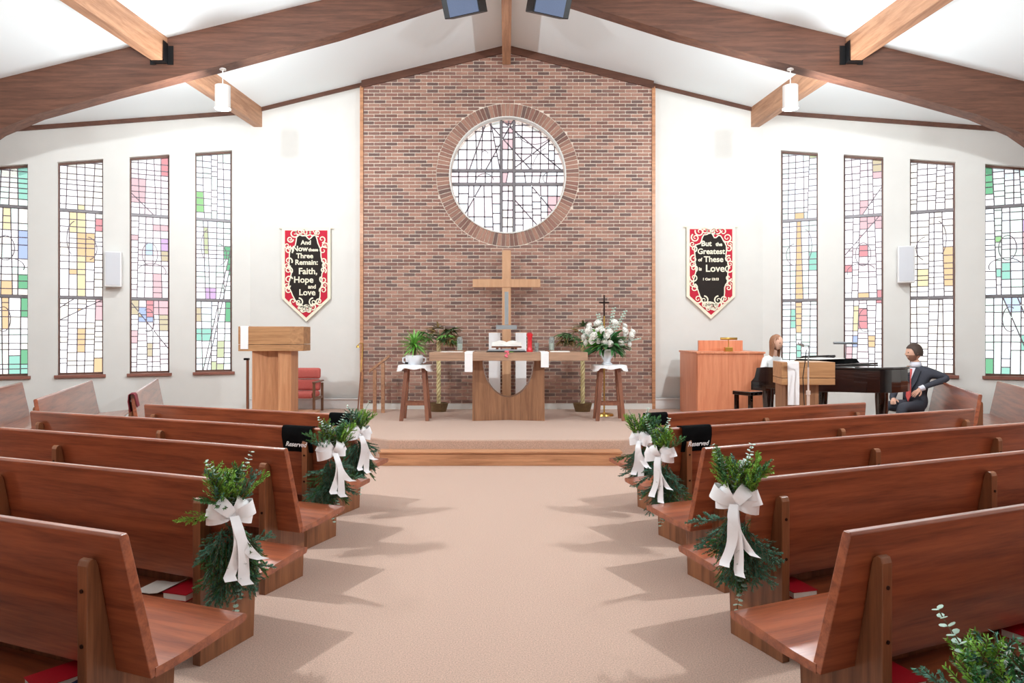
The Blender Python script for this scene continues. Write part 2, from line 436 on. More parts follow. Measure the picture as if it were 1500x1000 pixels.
# trims along the ceiling, brick edge strips, baseboards
k = 1
def trim(g, m, label, nm=None):
    global k
    o = g.build(nm or 'trim_%d' % k, m); k += 1
    return tag(o, label, 'trim', kind='structure')
for sx in (-1, 1):
    side = 'pulpit' if sx < 0 else 'organ'
    g = MB(); x1 = BX1 if sx > 0 else BX0
    A = [(0, BY - .03, RIDGE - .13), (x1, BY - .03, ceil_z(x1) - .13), (x1, BY - .03, ceil_z(x1) + .0), (0, BY - .03, RIDGE)]
    g.prism(A, [(x, BY + .05, zz) for x, _, zz in A]); trim(g, 'trim_wood', 'dark raking trim over the brick panel, %s side' % side)
    g = MB()
    A = [(x1, YF - .03, ceil_z(x1) - .07), (sx * CX, YF - .03, ceil_z(CX) - .07), (sx * CX, YF - .03, ceil_z(CX)), (x1, YF - .03, ceil_z(x1))]
    g.prism(A, [(x, YF + .02, zz) for x, _, zz in A]); trim(g, 'trim_wood', 'dark raking trim above the white wall, %s side' % side)
    g = MB()
    A = [angled(sx, 0, -.03, ceil_z(CX) - .07), angled(sx, SL, -.03, ceil_z(XW) - .07), angled(sx, SL, -.03, ceil_z(XW) + .02), angled(sx, 0, -.03, ceil_z(CX) + .02)]
    B = [angled(sx, 0, .02, ceil_z(CX) - .07), angled(sx, SL, .02, ceil_z(XW) - .07), angled(sx, SL, .02, ceil_z(XW) + .02), angled(sx, 0, .02, ceil_z(CX) + .02)]
    g.prism(A, B); trim(g, 'trim_wood', 'dark trim above the angled window wall, %s side' % side)
    g = MB(); g.bb(x1 - .03, x1 + .03, BY - .02, YF, PZ, ceil_z(x1) - .1); trim(g, 'step_wood', 'narrow wooden edge strip of the brick panel, %s side' % side)
    g = MB(); g.bb(x1, sx * (CX - .02), YF - .09, YF, PZ, PZ + .2); g.bb(x1, sx * (CX - .02), YF - .11, YF, PZ + .17, PZ + .2)
    tag(g.build('baseboard_front_' + ('left' if sx < 0 else 'right'), 'white_plastic', bevel=.008), 'white baseboard heater under the white wall, %s side' % side, 'baseboard', kind='structure')
    g = MB()
    pts = [(0.12, -.09), (SL, -.09), (SL, 0), (0.12, 0)]
    g.prism([angled(sx, s, o, 0.0) for s, o in pts], [angled(sx, s, o, .2) for s, o in pts])
    tag(g.build('baseboard_' + ('left' if sx < 0 else 'right'), 'white_plastic'), 'white baseboard heater under the tall windows, %s side' % side, 'baseboard', kind='structure')
g = MB(); g.bb(BX0 + .03, BX1 - .03, BY - .02, BY + .05, PZ, PZ + .1)
tag(g.build('baseboard_front', 'plaster'), 'white baseboard under the brick panel', 'baseboard', kind='structure')

# --- glulam arches, ridge beam, purlins
def arch(yf, label):
    W = 0.22
    inner = [(0, 6.55), (0.87, 6.27), (2.36, 5.80), (3.94, 5.375), (5.5, 4.975), (6.53, 4.69), (7.08, 4.46), (7.6, 4.1), (8.05, 3.6), (8.35, 2.9), (8.5, 2.0), (8.55, 0.0)]
    outr = [(x, ceil_z(x)) for x in (0, 0.87, 2.36, 3.94, 5.5, 6.53, 7.3, 8.2, 9.2)] + [(9.2, 3.3), (9.2, 2.0), (9.2, 0.0)]
    t = thing('arch_beam', label, 'beam', (0, yf, 0), kind='structure')
    for sx in (-1, 1):
        g = MB()
        for i in range(len(inner) - 1):
            (xa, za), (xb, zb) = inner[i], inner[i + 1]
            ta, tb = outr[i], outr[i + 1]
            q = [(xa, za), (xb, zb), tb, ta]
            g.prism([(sx * x, 0, zz) for x, zz in q], [(sx * x, W, zz) for x, zz in q])
        b = bmesh.new(); me = g.mesh('half_arch', 'beam_wood'); b.from_mesh(me)
        bmesh.ops.remove_doubles(b, verts=b.verts, dist=1e-4); b.to_mesh(me); b.free()
        inst('half_arch', me, t)
    return t
arch(9.44, 'dark laminated timber arch spanning the nave before the chancel')
arch(4.9, 'dark laminated timber arch over the middle pews')
arch(0.3, 'dark laminated timber arch over the rear pews')
g = MB(); g.bb(-.075, .075, YB, BY - .03, RIDGE - .36, RIDGE + .05)
tag(g.build('ridge_beam', 'purlin_wood'), 'wooden ridge beam along the peak of the ceiling', 'beam', kind='structure')
def purlin(sx, y0, y1, label):
    def xc(y): return 4.55 + 0.07 * (YF - y)
    g = MB(); h, wv = 0.34, 0.15
    pr = lambda y: [(sx * (xc(y) - wv / 2), y, ceil_z(xc(y) - wv / 2) + .02), (sx * (xc(y) + wv / 2), y, ceil_z(xc(y) + wv / 2) + .02), (sx * (xc(y) + wv / 2), y, ceil_z(xc(y)) - h), (sx * (xc(y) - wv / 2), y, ceil_z(xc(y)) - h)]
    g.prism(pr(y0), pr(y1))
    t = thing('purlin', label, 'beam', (0, 0, 0), kind='structure')
    g.build('timber', 'purlin_wood', t)
    if y1 < 9.5:
        b = MB(); x = sx * xc(y1); zc = ceil_z(xc(y1))
        b.bb(x - .085, x + .085, y1 - .12, y1, zc - h - .01, zc - h + .01)
        for s in (-1, 1): b.bb(x + s * .08 - .006, x + s * .08 + .006, y1 - .12, y1, zc - h, zc - .07); b.bb(x + s * .12 - .04, x + s * .12 + .04, y1 - .012, y1, zc - h - .02, zc - .1)
        b.build('joist_hanger', 'black_metal', t)
    return t
for sx, sd in ((-1, 'pulpit'), (1, 'organ')):
    purlin(sx, 9.66, YF, 'wooden purlin between the arch and the front wall corner, %s side' % sd)
    purlin(sx, 5.12, 9.44, 'wooden purlin hung from the front arch on a black bracket, %s side' % sd)
    purlin(sx, 0.52, 4.9, 'wooden purlin over the rear pews, %s side' % sd)

# --- stained glass
GL = {'white': ((255, 255, 255), 1.7), 'ivory': ((255, 250, 232), 1.4), 'ice': ((236, 250, 255), 1.5), 'mint': ((226, 255, 240), 1.4), 'blush': ((255, 236, 240), 1.4),
      'pink': ((255, 196, 202), 1.05), 'red': ((248, 140, 148), 1.0), 'orange': ((255, 206, 138), 1.05), 'yellow': ((255, 236, 170), 1.1), 'green': ((66, 190, 120), 1.0),
      'teal': ((150, 232, 208), 1.0), 'blue': ((176, 200, 255), 1.0), 'sky': ((200, 226, 255), 1.1), 'lime': ((150, 226, 130), 1.0), 'tan': ((226, 206, 160), 1.0),
      'purple': ((232, 184, 246), 1.0), 'olive': ((218, 228, 170), 1.0)}
for nme, (c, kk) in GL.items(): glass_mat('glass_' + nme, c, kk)
def cut(poly, nx, nz, c):
    a = clip(poly, nx, nz, c); b = clip(poly, -nx, -nz, -c)
    return [q for q in (a, b) if len(q) >= 3 and area(q) > 2e-4]
def area(q): return abs(sum(q[i][0] * q[(i + 1) % len(q)][1] - q[(i + 1) % len(q)][0] * q[i][1] for i in range(len(q)))) / 2
def inset(q, d):
    n = len(q); out = []
    if sum(q[i][0] * q[(i + 1) % n][1] - q[(i + 1) % n][0] * q[i][1] for i in range(n)) < 0: q = q[::-1]
    r = list(q)
    for i in range(n):
        (x0, z0), (x1, z1) = q[i], q[(i + 1) % n]; L = math.hypot(x1 - x0, z1 - z0)
        if L < 1e-6: continue
        nx, nz = (z1 - z0) / L, -(x1 - x0) / L
        r = clip(r, nx, nz, nx * x0 + nz * z0 - d)
        if len(r) < 3: return []
    return r
def line_through(p, q):
    nx, nz = q[1] - p[1], -(q[0] - p[0]); L = math.hypot(nx, nz); nx /= L; nz /= L
    return nx, nz, nx * p[0] + nz * p[1]
def quilt(sections, rng, pw, ph, diags=()):
    """cut outlines into small irregular panes: diagonals, leaning verticals, staggered cross cuts"""
    out = []
    for sec in sections:
        polys = [sec]
        zs = [p[1] for p in sec]; xs = [p[0] for p in sec]
        for (p, q) in diags:
            zc = (min(zs) + max(zs)) / 2
            if min(zs) < max(p[1], q[1]) and max(zs) > min(p[1], q[1]):
                ln = line_through(p, q); nxt = []
                for a in polys: nxt += cut(a, *ln) if any(min(p[1], q[1]) - .05 < v[1] < max(p[1], q[1]) + .05 for v in a) else [a]
                polys = nxt
        W = max(xs) - min(xs); ncol = max(2, round(W / pw)); x0 = min(xs)
        for i in range(1, ncol):
            xm = x0 + W * (i + rng.uniform(-.22, .22)) / ncol; lean = rng.uniform(-.02, .02)
            ln = line_through((xm - lean, min(zs)), (xm + lean, max(zs))); nxt = []
            for a in polys: nxt += cut(a, *ln)
            polys = nxt
        shared = []; zz = min(zs) + ph * rng.uniform(.7, 1.2)
        while zz < max(zs) - ph * .4: shared.append((zz, rng.random())); zz += ph * rng.uniform(.7, 1.35)
        nxt = []
        for a in polys:
            parts = [a]; off = rng.choice([0, 0, 0, ph * .4])
            for zc, pr in shared:
                if pr < .14 and rng.random() < .5: continue
                tl = rng.uniform(-.004, .004); p2 = []
                for b in parts: p2 += cut(b, *line_through((x0, zc + off - tl), (x0 + W, zc + off + tl)))
                parts = p2
            nxt += parts
        out += nxt
    return out
def glaze(t, polys, colour, to3, lead_w=0.011, mat_of=None, curves=(), keep=None):
    """panes as parts of window t, the lead came as one network"""
    came = MB()
    for q in polys:
        cx = sum(p[0] for p in q) / len(q); cz = sum(p[1] for p in q) / len(q)
        i = inset(q, lead_w / 2)
        if len(i) >= 3 and area(i) > 1.5e-4:
            g = MB(); g.prism([to3(x, -.003, zz) for x, zz in i], [to3(x, .003, zz) for x, zz in i])
            g.build('pane', 'glass_' + colour(cx, cz), t)
            n = len(q); qq = q if sum(q[j][0] * q[(j + 1) % n][1] - q[(j + 1) % n][0] * q[j][1] for j in range(n)) > 0 else q[::-1]
            for j in range(n):
                p0, p1 = qq[j], qq[(j + 1) % n]; L = math.hypot(p1[0] - p0[0], p1[1] - p0[1])
                if L < .004: continue
                nx, nz = -(p1[1] - p0[1]) / L * lead_w * .55, (p1[0] - p0[0]) / L * lead_w * .55
                w4 = [p0, p1, (p1[0] + nx, p1[1] + nz), (p0[0] + nx, p0[1] + nz)]
                came.prism([to3(x, -.007, zz) for x, zz in w4], [to3(x, .007, zz) for x, zz in w4])
        else:
            came.prism([to3(x, -.006, zz) for x, zz in q], [to3(x, .006, zz) for x, zz in q])
    for cv in curves:
        for a, b in zip(cv[:-1], cv[1:]):
            L = math.hypot(b[0] - a[0], b[1] - a[1])
            if L < 1e-5: continue
            nx, nz = -(b[1] - a[1]) / L * .006, (b[0] - a[0]) / L * .006
            w4 = [(a[0] - nx, a[1] - nz), (b[0] - nx, b[1] - nz), (b[0] + nx, b[1] + nz), (a[0] + nx, a[1] + nz)]
            came.prism([to3(x, -.009, zz) for x, zz in w4], [to3(x, .009, zz) for x, zz in w4])
    return came.build('lead_came', 'lead', t)
def arc(cx, cz, rx, rz, a0, a1, n=14):
    return [(cx + rx * math.cos(R(a0 + (a1 - a0) * i / n)), cz + rz * math.sin(R(a0 + (a1 - a0) * i / n))) for i in range(n + 1)]
# colour zones: (x0,x1,ytop,ybottom,colour) in window fractions across (photo left to right) and photo rows
DES = {
 (-1, 0): (222, 543, ['ice', 'mint', 'white'], 'mint', [(0, .14, 281, 308, 'lime'), (.2, .36, 333, 368, 'olive'), (.84, 1, 357, 400, 'green'), (.22, .5, 418, 432, 'purple'), (.84, 1, 440, 472, 'green'), (.1, .34, 476, 500, 'teal'), (.06, .18, 452, 472, 'tan'), (.68, .82, 493, 526, 'olive'), (.4, .7, 531, 543, 'olive'), (.9, 1, 285, 330, 'teal')], [((.2, 545), (.75, 415)), ((.3, 545), (.85, 415))]),
 (-1, 1): (228, 547, ['white', 'blush', 'white'], 'blush', [(.76, 1, 229, 256, 'red'), (0, .34, 261, 296, 'pink'), (.6, 1, 326, 340, 'pink'), (0, .15, 342, 354, 'pink'), (.8, 1, 345, 366, 'purple'), (.35, .6, 352, 376, 'sky'), (.7, 1, 367, 382, 'tan'), (.64, .86, 405, 436, 'pink'), (.02, .3, 440, 462, 'tan'), (.42, .65, 440, 462, 'red'), (.65, .86, 440, 458, 'pink'), (.3, .5, 455, 474, 'blue'), (.82, 1, 460, 482, 'tan'), (.12, .3, 460, 490, 'pink'), (0, .3, 485, 500, 'pink'), (.33, .5, 502, 524, 'tan')], [((0, 281), (.6, 313)), ((0, 325), (.9, 372)), ((0, 372), (1, 328)), ((0, 441), (.86, 503))]),
 (-1, 2): (234, 550, ['white', 'ivory', 'white'], 'ivory', [(.34, .52, 340, 372, 'orange'), (.34, .52, 372, 436, 'yellow'), (.34, .5, 437, 512, 'orange'), (.64, .8, 338, 382, 'orange'), (.83, 1, 318, 336, 'red'), (.08, .32, 391, 404, 'orange'), (.4, .8, 403, 422, 'blush'), (.74, 1, 437, 461, 'pink'), (.78, 1, 530, 549, 'orange'), (.3, .5, 300, 340, 'yellow')], [((.05, 391), (.85, 424)), ((.02, 424), (.95, 385)), ((0, 470), (1, 437)), ((0, 452), (.35, 437))]),
 (-1, 3): (240, 553, ['white', 'mint', 'ivory'], 'mint', [(.72, 1, 240, 290, 'teal'), (.9, 1, 240, 330, 'green'), (.78, .92, 338, 368, 'blue'), (.84, 1, 398, 420, 'green'), (.8, 1, 440, 463, 'green'), (.42, .62, 415, 475, 'orange'), (.6, 1, 527, 553, 'teal'), (.88, 1, 515, 553, 'green'), (.5, .66, 270, 332, 'yellow'), (0, .3, 300, 420, 'pink')], []),
 (1, 0): (216, 525, ['white', 'mint', 'ice'], 'mint', [(.46, .56, 297, 470, 'orange'), (.46, .56, 400, 415, 'purple'), (.78, .9, 352, 386, 'teal'), (.24, .4, 437, 466, 'teal'), (0, .07, 216, 520, 'lime'), (.8, .97, 217, 229, 'olive'), (0, .5, 343, 350, 'orange'), (.46, .56, 484, 520, 'teal')], [((.05, 378), (.35, 362))]),
 (1, 1): (220, 530, ['white', 'blush', 'white'], 'blush', [(.72, 1, 222, 240, 'tan'), (.7, .86, 238, 257, 'pink'), (.38, .56, 282, 320, 'pink'), (.6, 1, 308, 321, 'pink'), (.34, .5, 329, 338, 'pink'), (.38, .6, 343, 363, 'red'), (0, .2, 378, 388, 'red'), (.48, .66, 411, 421, 'orange'), (.88, 1, 402, 428, 'red'), (0, .13, 434, 483, 'red'), (.48, .6, 434, 466, 'red'), (0, .26, 495, 517, 'pink'), (.62, .76, 480, 489, 'orange'), (.15, .3, 468, 494, 'blue'), (.3, .48, 434, 470, 'yellow')], [((.45, 305), (1, 262)), ((.3, 343), (1, 300)), ((.55, 343), (1, 318))]),
 (1, 2): (224, 540, ['white', 'ivory', 'white'], 'ivory', [(.15, .3, 347, 376, 'orange'), (.74, .92, 355, 411, 'orange'), (.18, .36, 384, 412, 'yellow'), (.5, .56, 312, 330, 'teal')], [((.3, 343), (.05, 365)), ((.9, 343), (.74, 412))]),
 (1, 3): (229, 545, ['white', 'mint', 'ice'], 'mint', [(0, .12, 230, 300, 'green'), (.2, .36, 240, 300, 'mint'), (.74, 1, 313, 325, 'purple'), (.74, 1, 325, 360, 'pink'), (.2, .45, 332, 338, 'lime'), (.3, .62, 376, 400, 'teal'), (.45, .8, 425, 456, 'sky'), (.05, .3, 520, 536, 'green'), (0, 1, 536, 545, 'teal'), (0, .1, 470, 492, 'red'), (.5, .8, 503, 512, 'green'), (.8, 1, 480, 500, 'teal')], [((.4, 425), (.7, 475)), ((.7, 425), (.95, 470))]),
}
WLAB = {(-1, 0): 'pale aqua stained glass window with green and teal panes, next to the pulpit', (-1, 1): 'stained glass window with pink, red and blue panes, beside the white wall speaker on the pulpit side',
        (-1, 2): 'stained glass window with an upright orange band, beside the wall speaker on the pulpit side', (-1, 3): 'stained glass window with green borders at the outer end of the pulpit-side wall',
        (1, 0): 'pale green stained glass window with a thin orange stripe, behind the piano', (1, 1): 'stained glass window with red and pink panes, behind the piano',
        (1, 2): 'nearly clear stained glass window behind the seated man in the suit', (1, 3): 'stained glass window with green and violet panes at the outer end of the piano-side wall'}
def portal(loc, rot, sx, sy):
    ld = bpy.data.lights.new('window_daylight_portal', 'AREA'); ld.shape = 'RECTANGLE'; ld.size = sx; ld.size_y = sy
    ld.cycles.is_portal = True
    o = bpy.data.objects.new('window_daylight_portal', ld); C.objects.link(o); o.location = loc; o.rotation_euler = rot
wn = 1
for sx in (-1, 1):
    for wi, (a, b) in enumerate(WINS):
        yt, yb, tints, edge, zones, diags = DES[(sx, wi)]
        rng = random.Random(100 * wi + sx + 5); wdt = b - a; ztm = win_top((a + b) / 2)
        org = angled(sx, a, 0, 0); rz = math.atan2(-math.sin(CA), sx * math.cos(CA))
        t = thing('window_%d' % wn, WLAB[(sx, wi)], 'window', org, rz, kind='structure'); wn += 1
        so = 1 if sx > 0 else -1
        to3 = lambda x, o, zz: (x, so * (0.13 + o), zz)
        ztop = lambda x: win_top(a + x) - .02
        m = .018
        TR = (2.27, 3.72)
        secs = [[(m, SILL + .03), (wdt - m, SILL + .03), (wdt - m, TR[0] - .022), (m, TR[0] - .022)],
                [(m, TR[0] + .022), (wdt - m, TR[0] + .022), (wdt - m, TR[1] - .022), (m, TR[1] - .022)],
                [(m, TR[1] + .022), (wdt - m, TR[1] + .022), (wdt - m, ztop(wdt)), (m, ztop(m))]]
        zrow = lambda y: SILL + (ztm - SILL) * (yb - y) / (yb - yt)
        xfr = lambda fr: (fr if sx > 0 else 1 - fr) * wdt
        dg = [((xfr(p[0]), zrow(p[1])), (xfr(q[0]), zrow(q[1]))) for p, q in diags]
        polys = quilt(secs, rng, .115, .105, dg)
        def colour(cx, cz):
            f = cx / wdt if sx > 0 else 1 - cx / wdt
            y = yb - (cz - SILL) / (ztm - SILL) * (yb - yt)
            for x0, x1, y0, y1, c in zones:
                if x0 <= f <= x1 and y0 <= y <= y1: return c
            e = (f > .86) if sx < 0 else (f < .12)
            return edge if e and rng.random() < .5 else rng.choice(tints)
        cvs = [arc(wdt * .5, 3.05, .12, .2, 0, 360, 20), arc(wdt * .45, 2.75, .22, .14, 20, 200), arc(wdt * .55, 1.9, .1, .2, 60, 300)] if wi in (1, 3) else [arc(wdt * .62, 3.25, .13, .3, -60, 80), arc(wdt * .4, 3.1, .16, .2, 100, 250)]
        glaze(t, polys, colour, to3, .014, curves=cvs)
        fr = MB(); fw = m
        fr.bb(0, fw, so * .10, so * .17, SILL, ztop(0) + .0); fr.bb(wdt - fw, wdt, so * .10, so * .17, SILL, ztop(wdt))
        fr.bb(0, wdt, so * .10, so * .17, SILL, SILL + .032)
        fr.prism([(0, so * .1, ztop(0) - .012), (wdt, so * .1, ztop(wdt) - .012), (wdt, so * .1, ztop(wdt) + .03), (0, so * .1, ztop(0) + .03)], [(0, so * .17, ztop(0) - .012), (wdt, so * .17, ztop(wdt) - .012), (wdt, so * .17, ztop(wdt) + .03), (0, so * .17, ztop(0) + .03)])
        fr.build('window_frame', 'trim_wood', t)
        for zt in TR: MB().bb(m, wdt - m, so * .105, so * .15, zt - .022, zt + .022).build('transom', 'transom_metal', t)
        MB().bb(-.04, wdt + .04, so * .13, so * -.05, SILL - .045, SILL + .005).build('window_sill', 'sill_wood', t, bevel=.004)
        c = angled(sx, (a + b) / 2, .30, (SILL + ztm) / 2)
        portal(c, (R(-90), 0, rz + (math.pi if sx < 0 else 0)), wdt + .05, ztm - SILL + .1)
# round window
t = thing('window_%d' % wn, 'round stained glass window with a cross of bars in the brick panel', 'window', (RC.x, 12.56, RC.z), kind='structure')
RG = R_OPEN - .005; NB = 72
disc = [(RG * math.cos(2 * math.pi * i / NB), RG * math.sin(2 * math.pi * i / NB)) for i in range(NB)]
vb = [(-.135, -.098), (.098, .135)]; hb = [(.09, .135), (-.16, -.115)]
xs_ = [(-9, -.135), (-.098, .098), (.135, 9)]; zs_ = [(.135, 9), (-.115, .09), (-9, -.16)]
secs = []
for x0, x1 in xs_:
    for z0, z1 in zs_:
        q = disc
        for nx, nz, c in ((-1, 0, -x0), (1, 0, x1), (0, -1, -z0), (0, 1, z1)):
            if q: q = clip(q, nx, nz, c)
        if len(q) >= 3: secs.append(q)
rng = random.Random(3)
dgs = [((-.13, .62), (-.42, .1)), ((-.75, -.62), (-.5, -.18)), ((.14, .45), (.42, .14)), ((.62, .55), (.3, .3)), ((.45, -.18), (.8, -.6)), ((-.3, .95), (-.14, .14)), ((.2, -.5), (.6, -.95)), ((-.7, .14), (-.5, .7)), ((.3, .7), (.9, .2))]
polys = quilt(secs, rng, .155, .15, dgs)
def rcol(cx, cz):
    if abs(cx) < .1: return rng.choice(['blush', 'blush', 'white', 'pink', 'ivory'] if cz > -.5 else ['white', 'blush', 'ivory'])
    if cx > .7 and -.75 < cz < -.4: return 'pink'
    if cx < -.75 and abs(cz) < .15: return rng.choice(['blush', 'pink'])
    return rng.choice(['white', 'white', 'white', 'ice', 'blush'])
cvs = [arc(-.42, -.06, .16, .12, 0, 180), arc(.5, .9, .35, .3, 190, 350), arc(.95, .1, .5, .5, 120, 190), arc(-.42, .42, .06, .06, 0, 180), arc(.75, -.02, .1, .1, 90, 270)]
glaze(t, polys, rcol, lambda x, o, zz: (x, o, zz), .020, curves=cvs)
g = MB()
for x0, x1 in vb:
    hh = math.sqrt(RG ** 2 - max(abs(x0), abs(x1)) ** 2); g.bb(x0, x1, -.03, .02, -hh, hh)
g.build('upright_bar', 'transom_metal', t)
for z0, z1 in hb:
    hh = math.sqrt(RG ** 2 - max(abs(z0), abs(z1)) ** 2); MB().bb(-hh, hh, -.025, .02, z0, z1).build('cross_bar', 'transom_metal', t)
g = MB(); ro, ri = RG + .03, RG - .02; NB = 72
vs = [(r * math.cos(2 * math.pi * i / NB), y, r * math.sin(2 * math.pi * i / NB)) for r, y in ((ro, -.03), (ri, -.03), (ri, .03), (ro, .03)) for i in range(NB)]
g.add(vs, [(k * NB + i, k * NB + (i + 1) % NB, ((k + 1) % 4) * NB + (i + 1) % NB, ((k + 1) % 4) * NB + i) for k in range(4) for i in range(NB)])
g.build('ring_frame', 'pale_metal', t)
g = MB(); ro, ri = R_OPEN + .01, R_OPEN - .012
vs = [(r * math.cos(2 * math.pi * i / NB), y, r * math.sin(2 * math.pi * i / NB)) for r, y in ((ro, -.175), (ri, -.175), (ri, .1), (ro, .1)) for i in range(NB)]
g.add(vs, [(k * NB + i, k * NB + (i + 1) % NB, ((k + 1) % 4) * NB + (i + 1) % NB, ((k + 1) % 4) * NB + i) for k in range(4) for i in range(NB)])
g.build('reveal_lining', 'plaster', t)
portal((RC.x, YF + .35, RC.z), (R(-90), 0, 0), 2.3, 2.3)

# --- pendant lamps (cylinders on rods), two to each arch
def pendant(x, yf, label):
    inner_z = lambda xx: 5.375 + (3.94 - xx) * .26
    zt = inner_z(abs(x)) - .0; y = yf + .11
    t = thing('pendant_lamp', label, 'lamp', (x, y, zt - .56), group='white cylinder pendants under the arches')
    MB().tube([(0, 0, .31), (0, 0, .58)], .008, 8).build('rod', 'lamp_white', t)
    MB().lathe([(.0, .545), (.045, .545), (.045, .562), (0, .562)], seg=16).build('ceiling_cup', 'lamp_white', t)
    MB().lathe([(.098, .0), (.103, .0), (.103, .32), (.02, .325), (.018, .315), (.096, .312), (.096, .002)], seg=28).build('shade', 'lamp_white', t, auto=40)
    MB().lathe([(0.001, .012), (.094, .012), (.094, .02), (0.001, .02)], seg=24).build('diffuser', 'lamp_glow', t)
    nm = 'pendant_light' if yf > 9 else 'pendant_light_offscreen'
    ld = bpy.data.lights.new(nm, 'POINT'); ld.energy = PENDANT_W[yf]; ld.color = (.92, .98, 1.0); ld.shadow_soft_size = .09
    o = bpy.data.objects.new(nm, ld); C.objects.link(o); o.parent = t; o.location = (0, 0, -.1)
for yf, wd_ in ((9.44, 'front arch'), (4.9, 'middle arch'), (0.3, 'rear arch')):
    for x in (-3.97, 3.97):
        pendant(x, yf, 'white cylinder pendant lamp under the %s, %s side' % (wd_, 'pulpit' if x < 0 else 'piano'))

# ================================================================== PEWS
def make_pew(L, sx, label, group, loc, rz):
    """origin: aisle-side front corner of the seat on the floor; y forward, seat runs to sx*L"""
    t = thing('pew', label, 'pew', loc, rz, group)
    X = lambda u: sx * u
    prof = [(0, .425), (-.004, .438), (-.02, .444), (-.12, .438), (-.24, .426), (-.36, .416), (-.47, .414), (-.47, .378), (-.3, .382), (-.12, .398), (-.01, .408)]
    MB().prism([(X(0), y, z) for y, z in prof], [(X(L), y, z) for y, z in prof]).build('seat', 'pew_wood', t, auto=30)
    bp = [(-.448, .385), (-.538, .915), (-.545, .93), (-.572, .93), (-.58, .918), (-.49, .38)]
    e = lambda z: .055 * (z - .38) / .55
    MB().prism([(X(e(z)), y, z) for y, z in bp], [(X(L - e(z)), y, z) for y, z in bp]).build('backrest', 'pew_wood', t, bevel=.004)
    MB().bb(X(.2), X(L - .2), -.60, -.39, .275, .297).build('book_shelf', 'pew_wood', t)
    MB().bb(X(.2), X(L - .2), -.385, -.367, .06, .388).build('added_gap_shade_board', 'pew_end_wood', t)  # added board: keeps the gap below the backrest dark, not a known pew part
    ns = 1 + max(1, round((L - .4) / 1.55))
    sp = [(-.235, 0), (-.215, .397), (-.3, .383), (-.47, .379), (-.491, .40), (-.564, .80), (-.572, .822), (-.588, .835), (-.604, .83), (-.612, .81), (-.612, 0)]
    for i in range(ns):
        u = .2 + (L - .4) * i / (ns - 1)
        s = MB().prism([(X(u - .025), y, z) for y, z in sp], [(X(u + .025), y, z) for y, z in sp]).build('support', 'pew_end_wood', t, bevel=.004)
        for zb in (.72, .52):
            MB().tube([(X(u), -.605, zb), (X(u), -.616, zb)], .008, 8).build('bolt', 'bolt_dark', s)
    return t
ORD = ['first', 'second', 'third', 'fourth', 'fifth', 'sixth']
PEW = {}
for sx, th, x0, d0, L0, sd in ((-1, R(21.3), -1.155, 6.68, 2.62, 'pulpit'), (1, R(22.6), 1.005, 6.705, 2.86, 'piano')):
    for r in range(6):
        if r == 5: nm = 'wooden pew with open book shelf on the %s side, sixth row from the platform' % sd
        else: nm = 'long reddish wooden pew on the %s side of the aisle, %s row from the platform' % (sd, ORD[r])
        PEW[(sx, r)] = make_pew(L0 + .8 * r, sx, nm, 'pews along the centre aisle', (x0 - sx * .006 * r, d0 - .927 * r, 0), th if sx > 0 else -th)
PEW['C'] = make_pew(3.3, -1, 'pale glossy side pew with a maroon cloth over its end, nearest the pulpit', 'side pews under the windows', (-3.97, 8.38, 0), R(-67.7))
PEW['B'] = make_pew(3.5, -1, 'pale glossy side pew behind the one with the maroon cloth', 'side pews under the windows', (-4.72, 7.78, 0), R(-67.7))
PEW['A'] = make_pew(3.5, -1, 'pale glossy side pew on the pulpit side, farthest from the pulpit', 'side pews under the windows', (-5.57, 7.42, 0), R(-67.7))
PEW['D'] = make_pew(3.0, 1, 'side pew by the piano with the man in the suit seated at its end', 'side pews under the windows', (5.17, 8.39, 0), R(66.7))
PEW['E'] = make_pew(3.2, 1, 'pale empty side pew behind the man in the suit', 'side pews under the windows', (5.87, 7.92, 0), R(66.7))

# ================================================================== CHANCEL
def rect_frame(o): return o
# wooden step
t = thing('kneeling_step', 'low solid wooden step in front of the platform', 'step', (-.08, 8.69, 0))
MB().bb(-1.52, 1.52, -.1, .095, 0, .155).build('riser', 'step_wood', t, bevel=.004)
MB().bb(-1.535, 1.535, -.115, .095, .155, .18).build('tread', 'step_wood', t, bevel=.005)

# altar table
AY = 10.8
t = thing('altar_table', 'long wooden altar table on a U-shaped pedestal', 'table', (.03, AY, PZ))
MB().bb(-1.215, 1.215, -.36, .42, .95, 1.08).build('table_top', 'altar_top_wood', t, bevel=.006)
g = MB(); hw, H, cutw, cz0 = .565, .95, .405, .36
cols = 24; yf = lambda x: .13 * (1 - abs(x) / hw) - .0
xs = [-hw + 2 * hw * i / (cols * 2) for i in range(cols * 2 + 1)]
for x in (-cutw, cutw):
    if x not in xs: xs.append(x)
xs = sorted(xs)
def topz(x): return H if abs(x) >= cutw else cz0 + (H - cz0) * (1 - math.sqrt(max(0, 1 - (x / cutw) ** 2)))
for xa, xb in zip(xs[:-1], xs[1:]):
    za, zb = topz(xa + 1e-6), topz(xb - 1e-6)
    g.prism([(xa, yf(xa) - .12, 0), (xb, yf(xb) - .12, 0), (xb, yf(xb) - .12, zb), (xa, yf(xa) - .12, za)], [(xa, .36 - yf(xa) * .5, 0), (xb, .36 - yf(xb) * .5, 0), (xb, .36 - yf(xb) * .5, zb), (xa, .36 - yf(xa) * .5, za)])
ped = g.build('pedestal', 'altar_wood', t)
b = bmesh.new(); b.from_mesh(ped.data); bmesh.ops.remove_doubles(b, verts=b.verts, dist=1e-4); b.to_mesh(ped.data); b.free()
AT = PZ + 1.08                                  # altar surface height
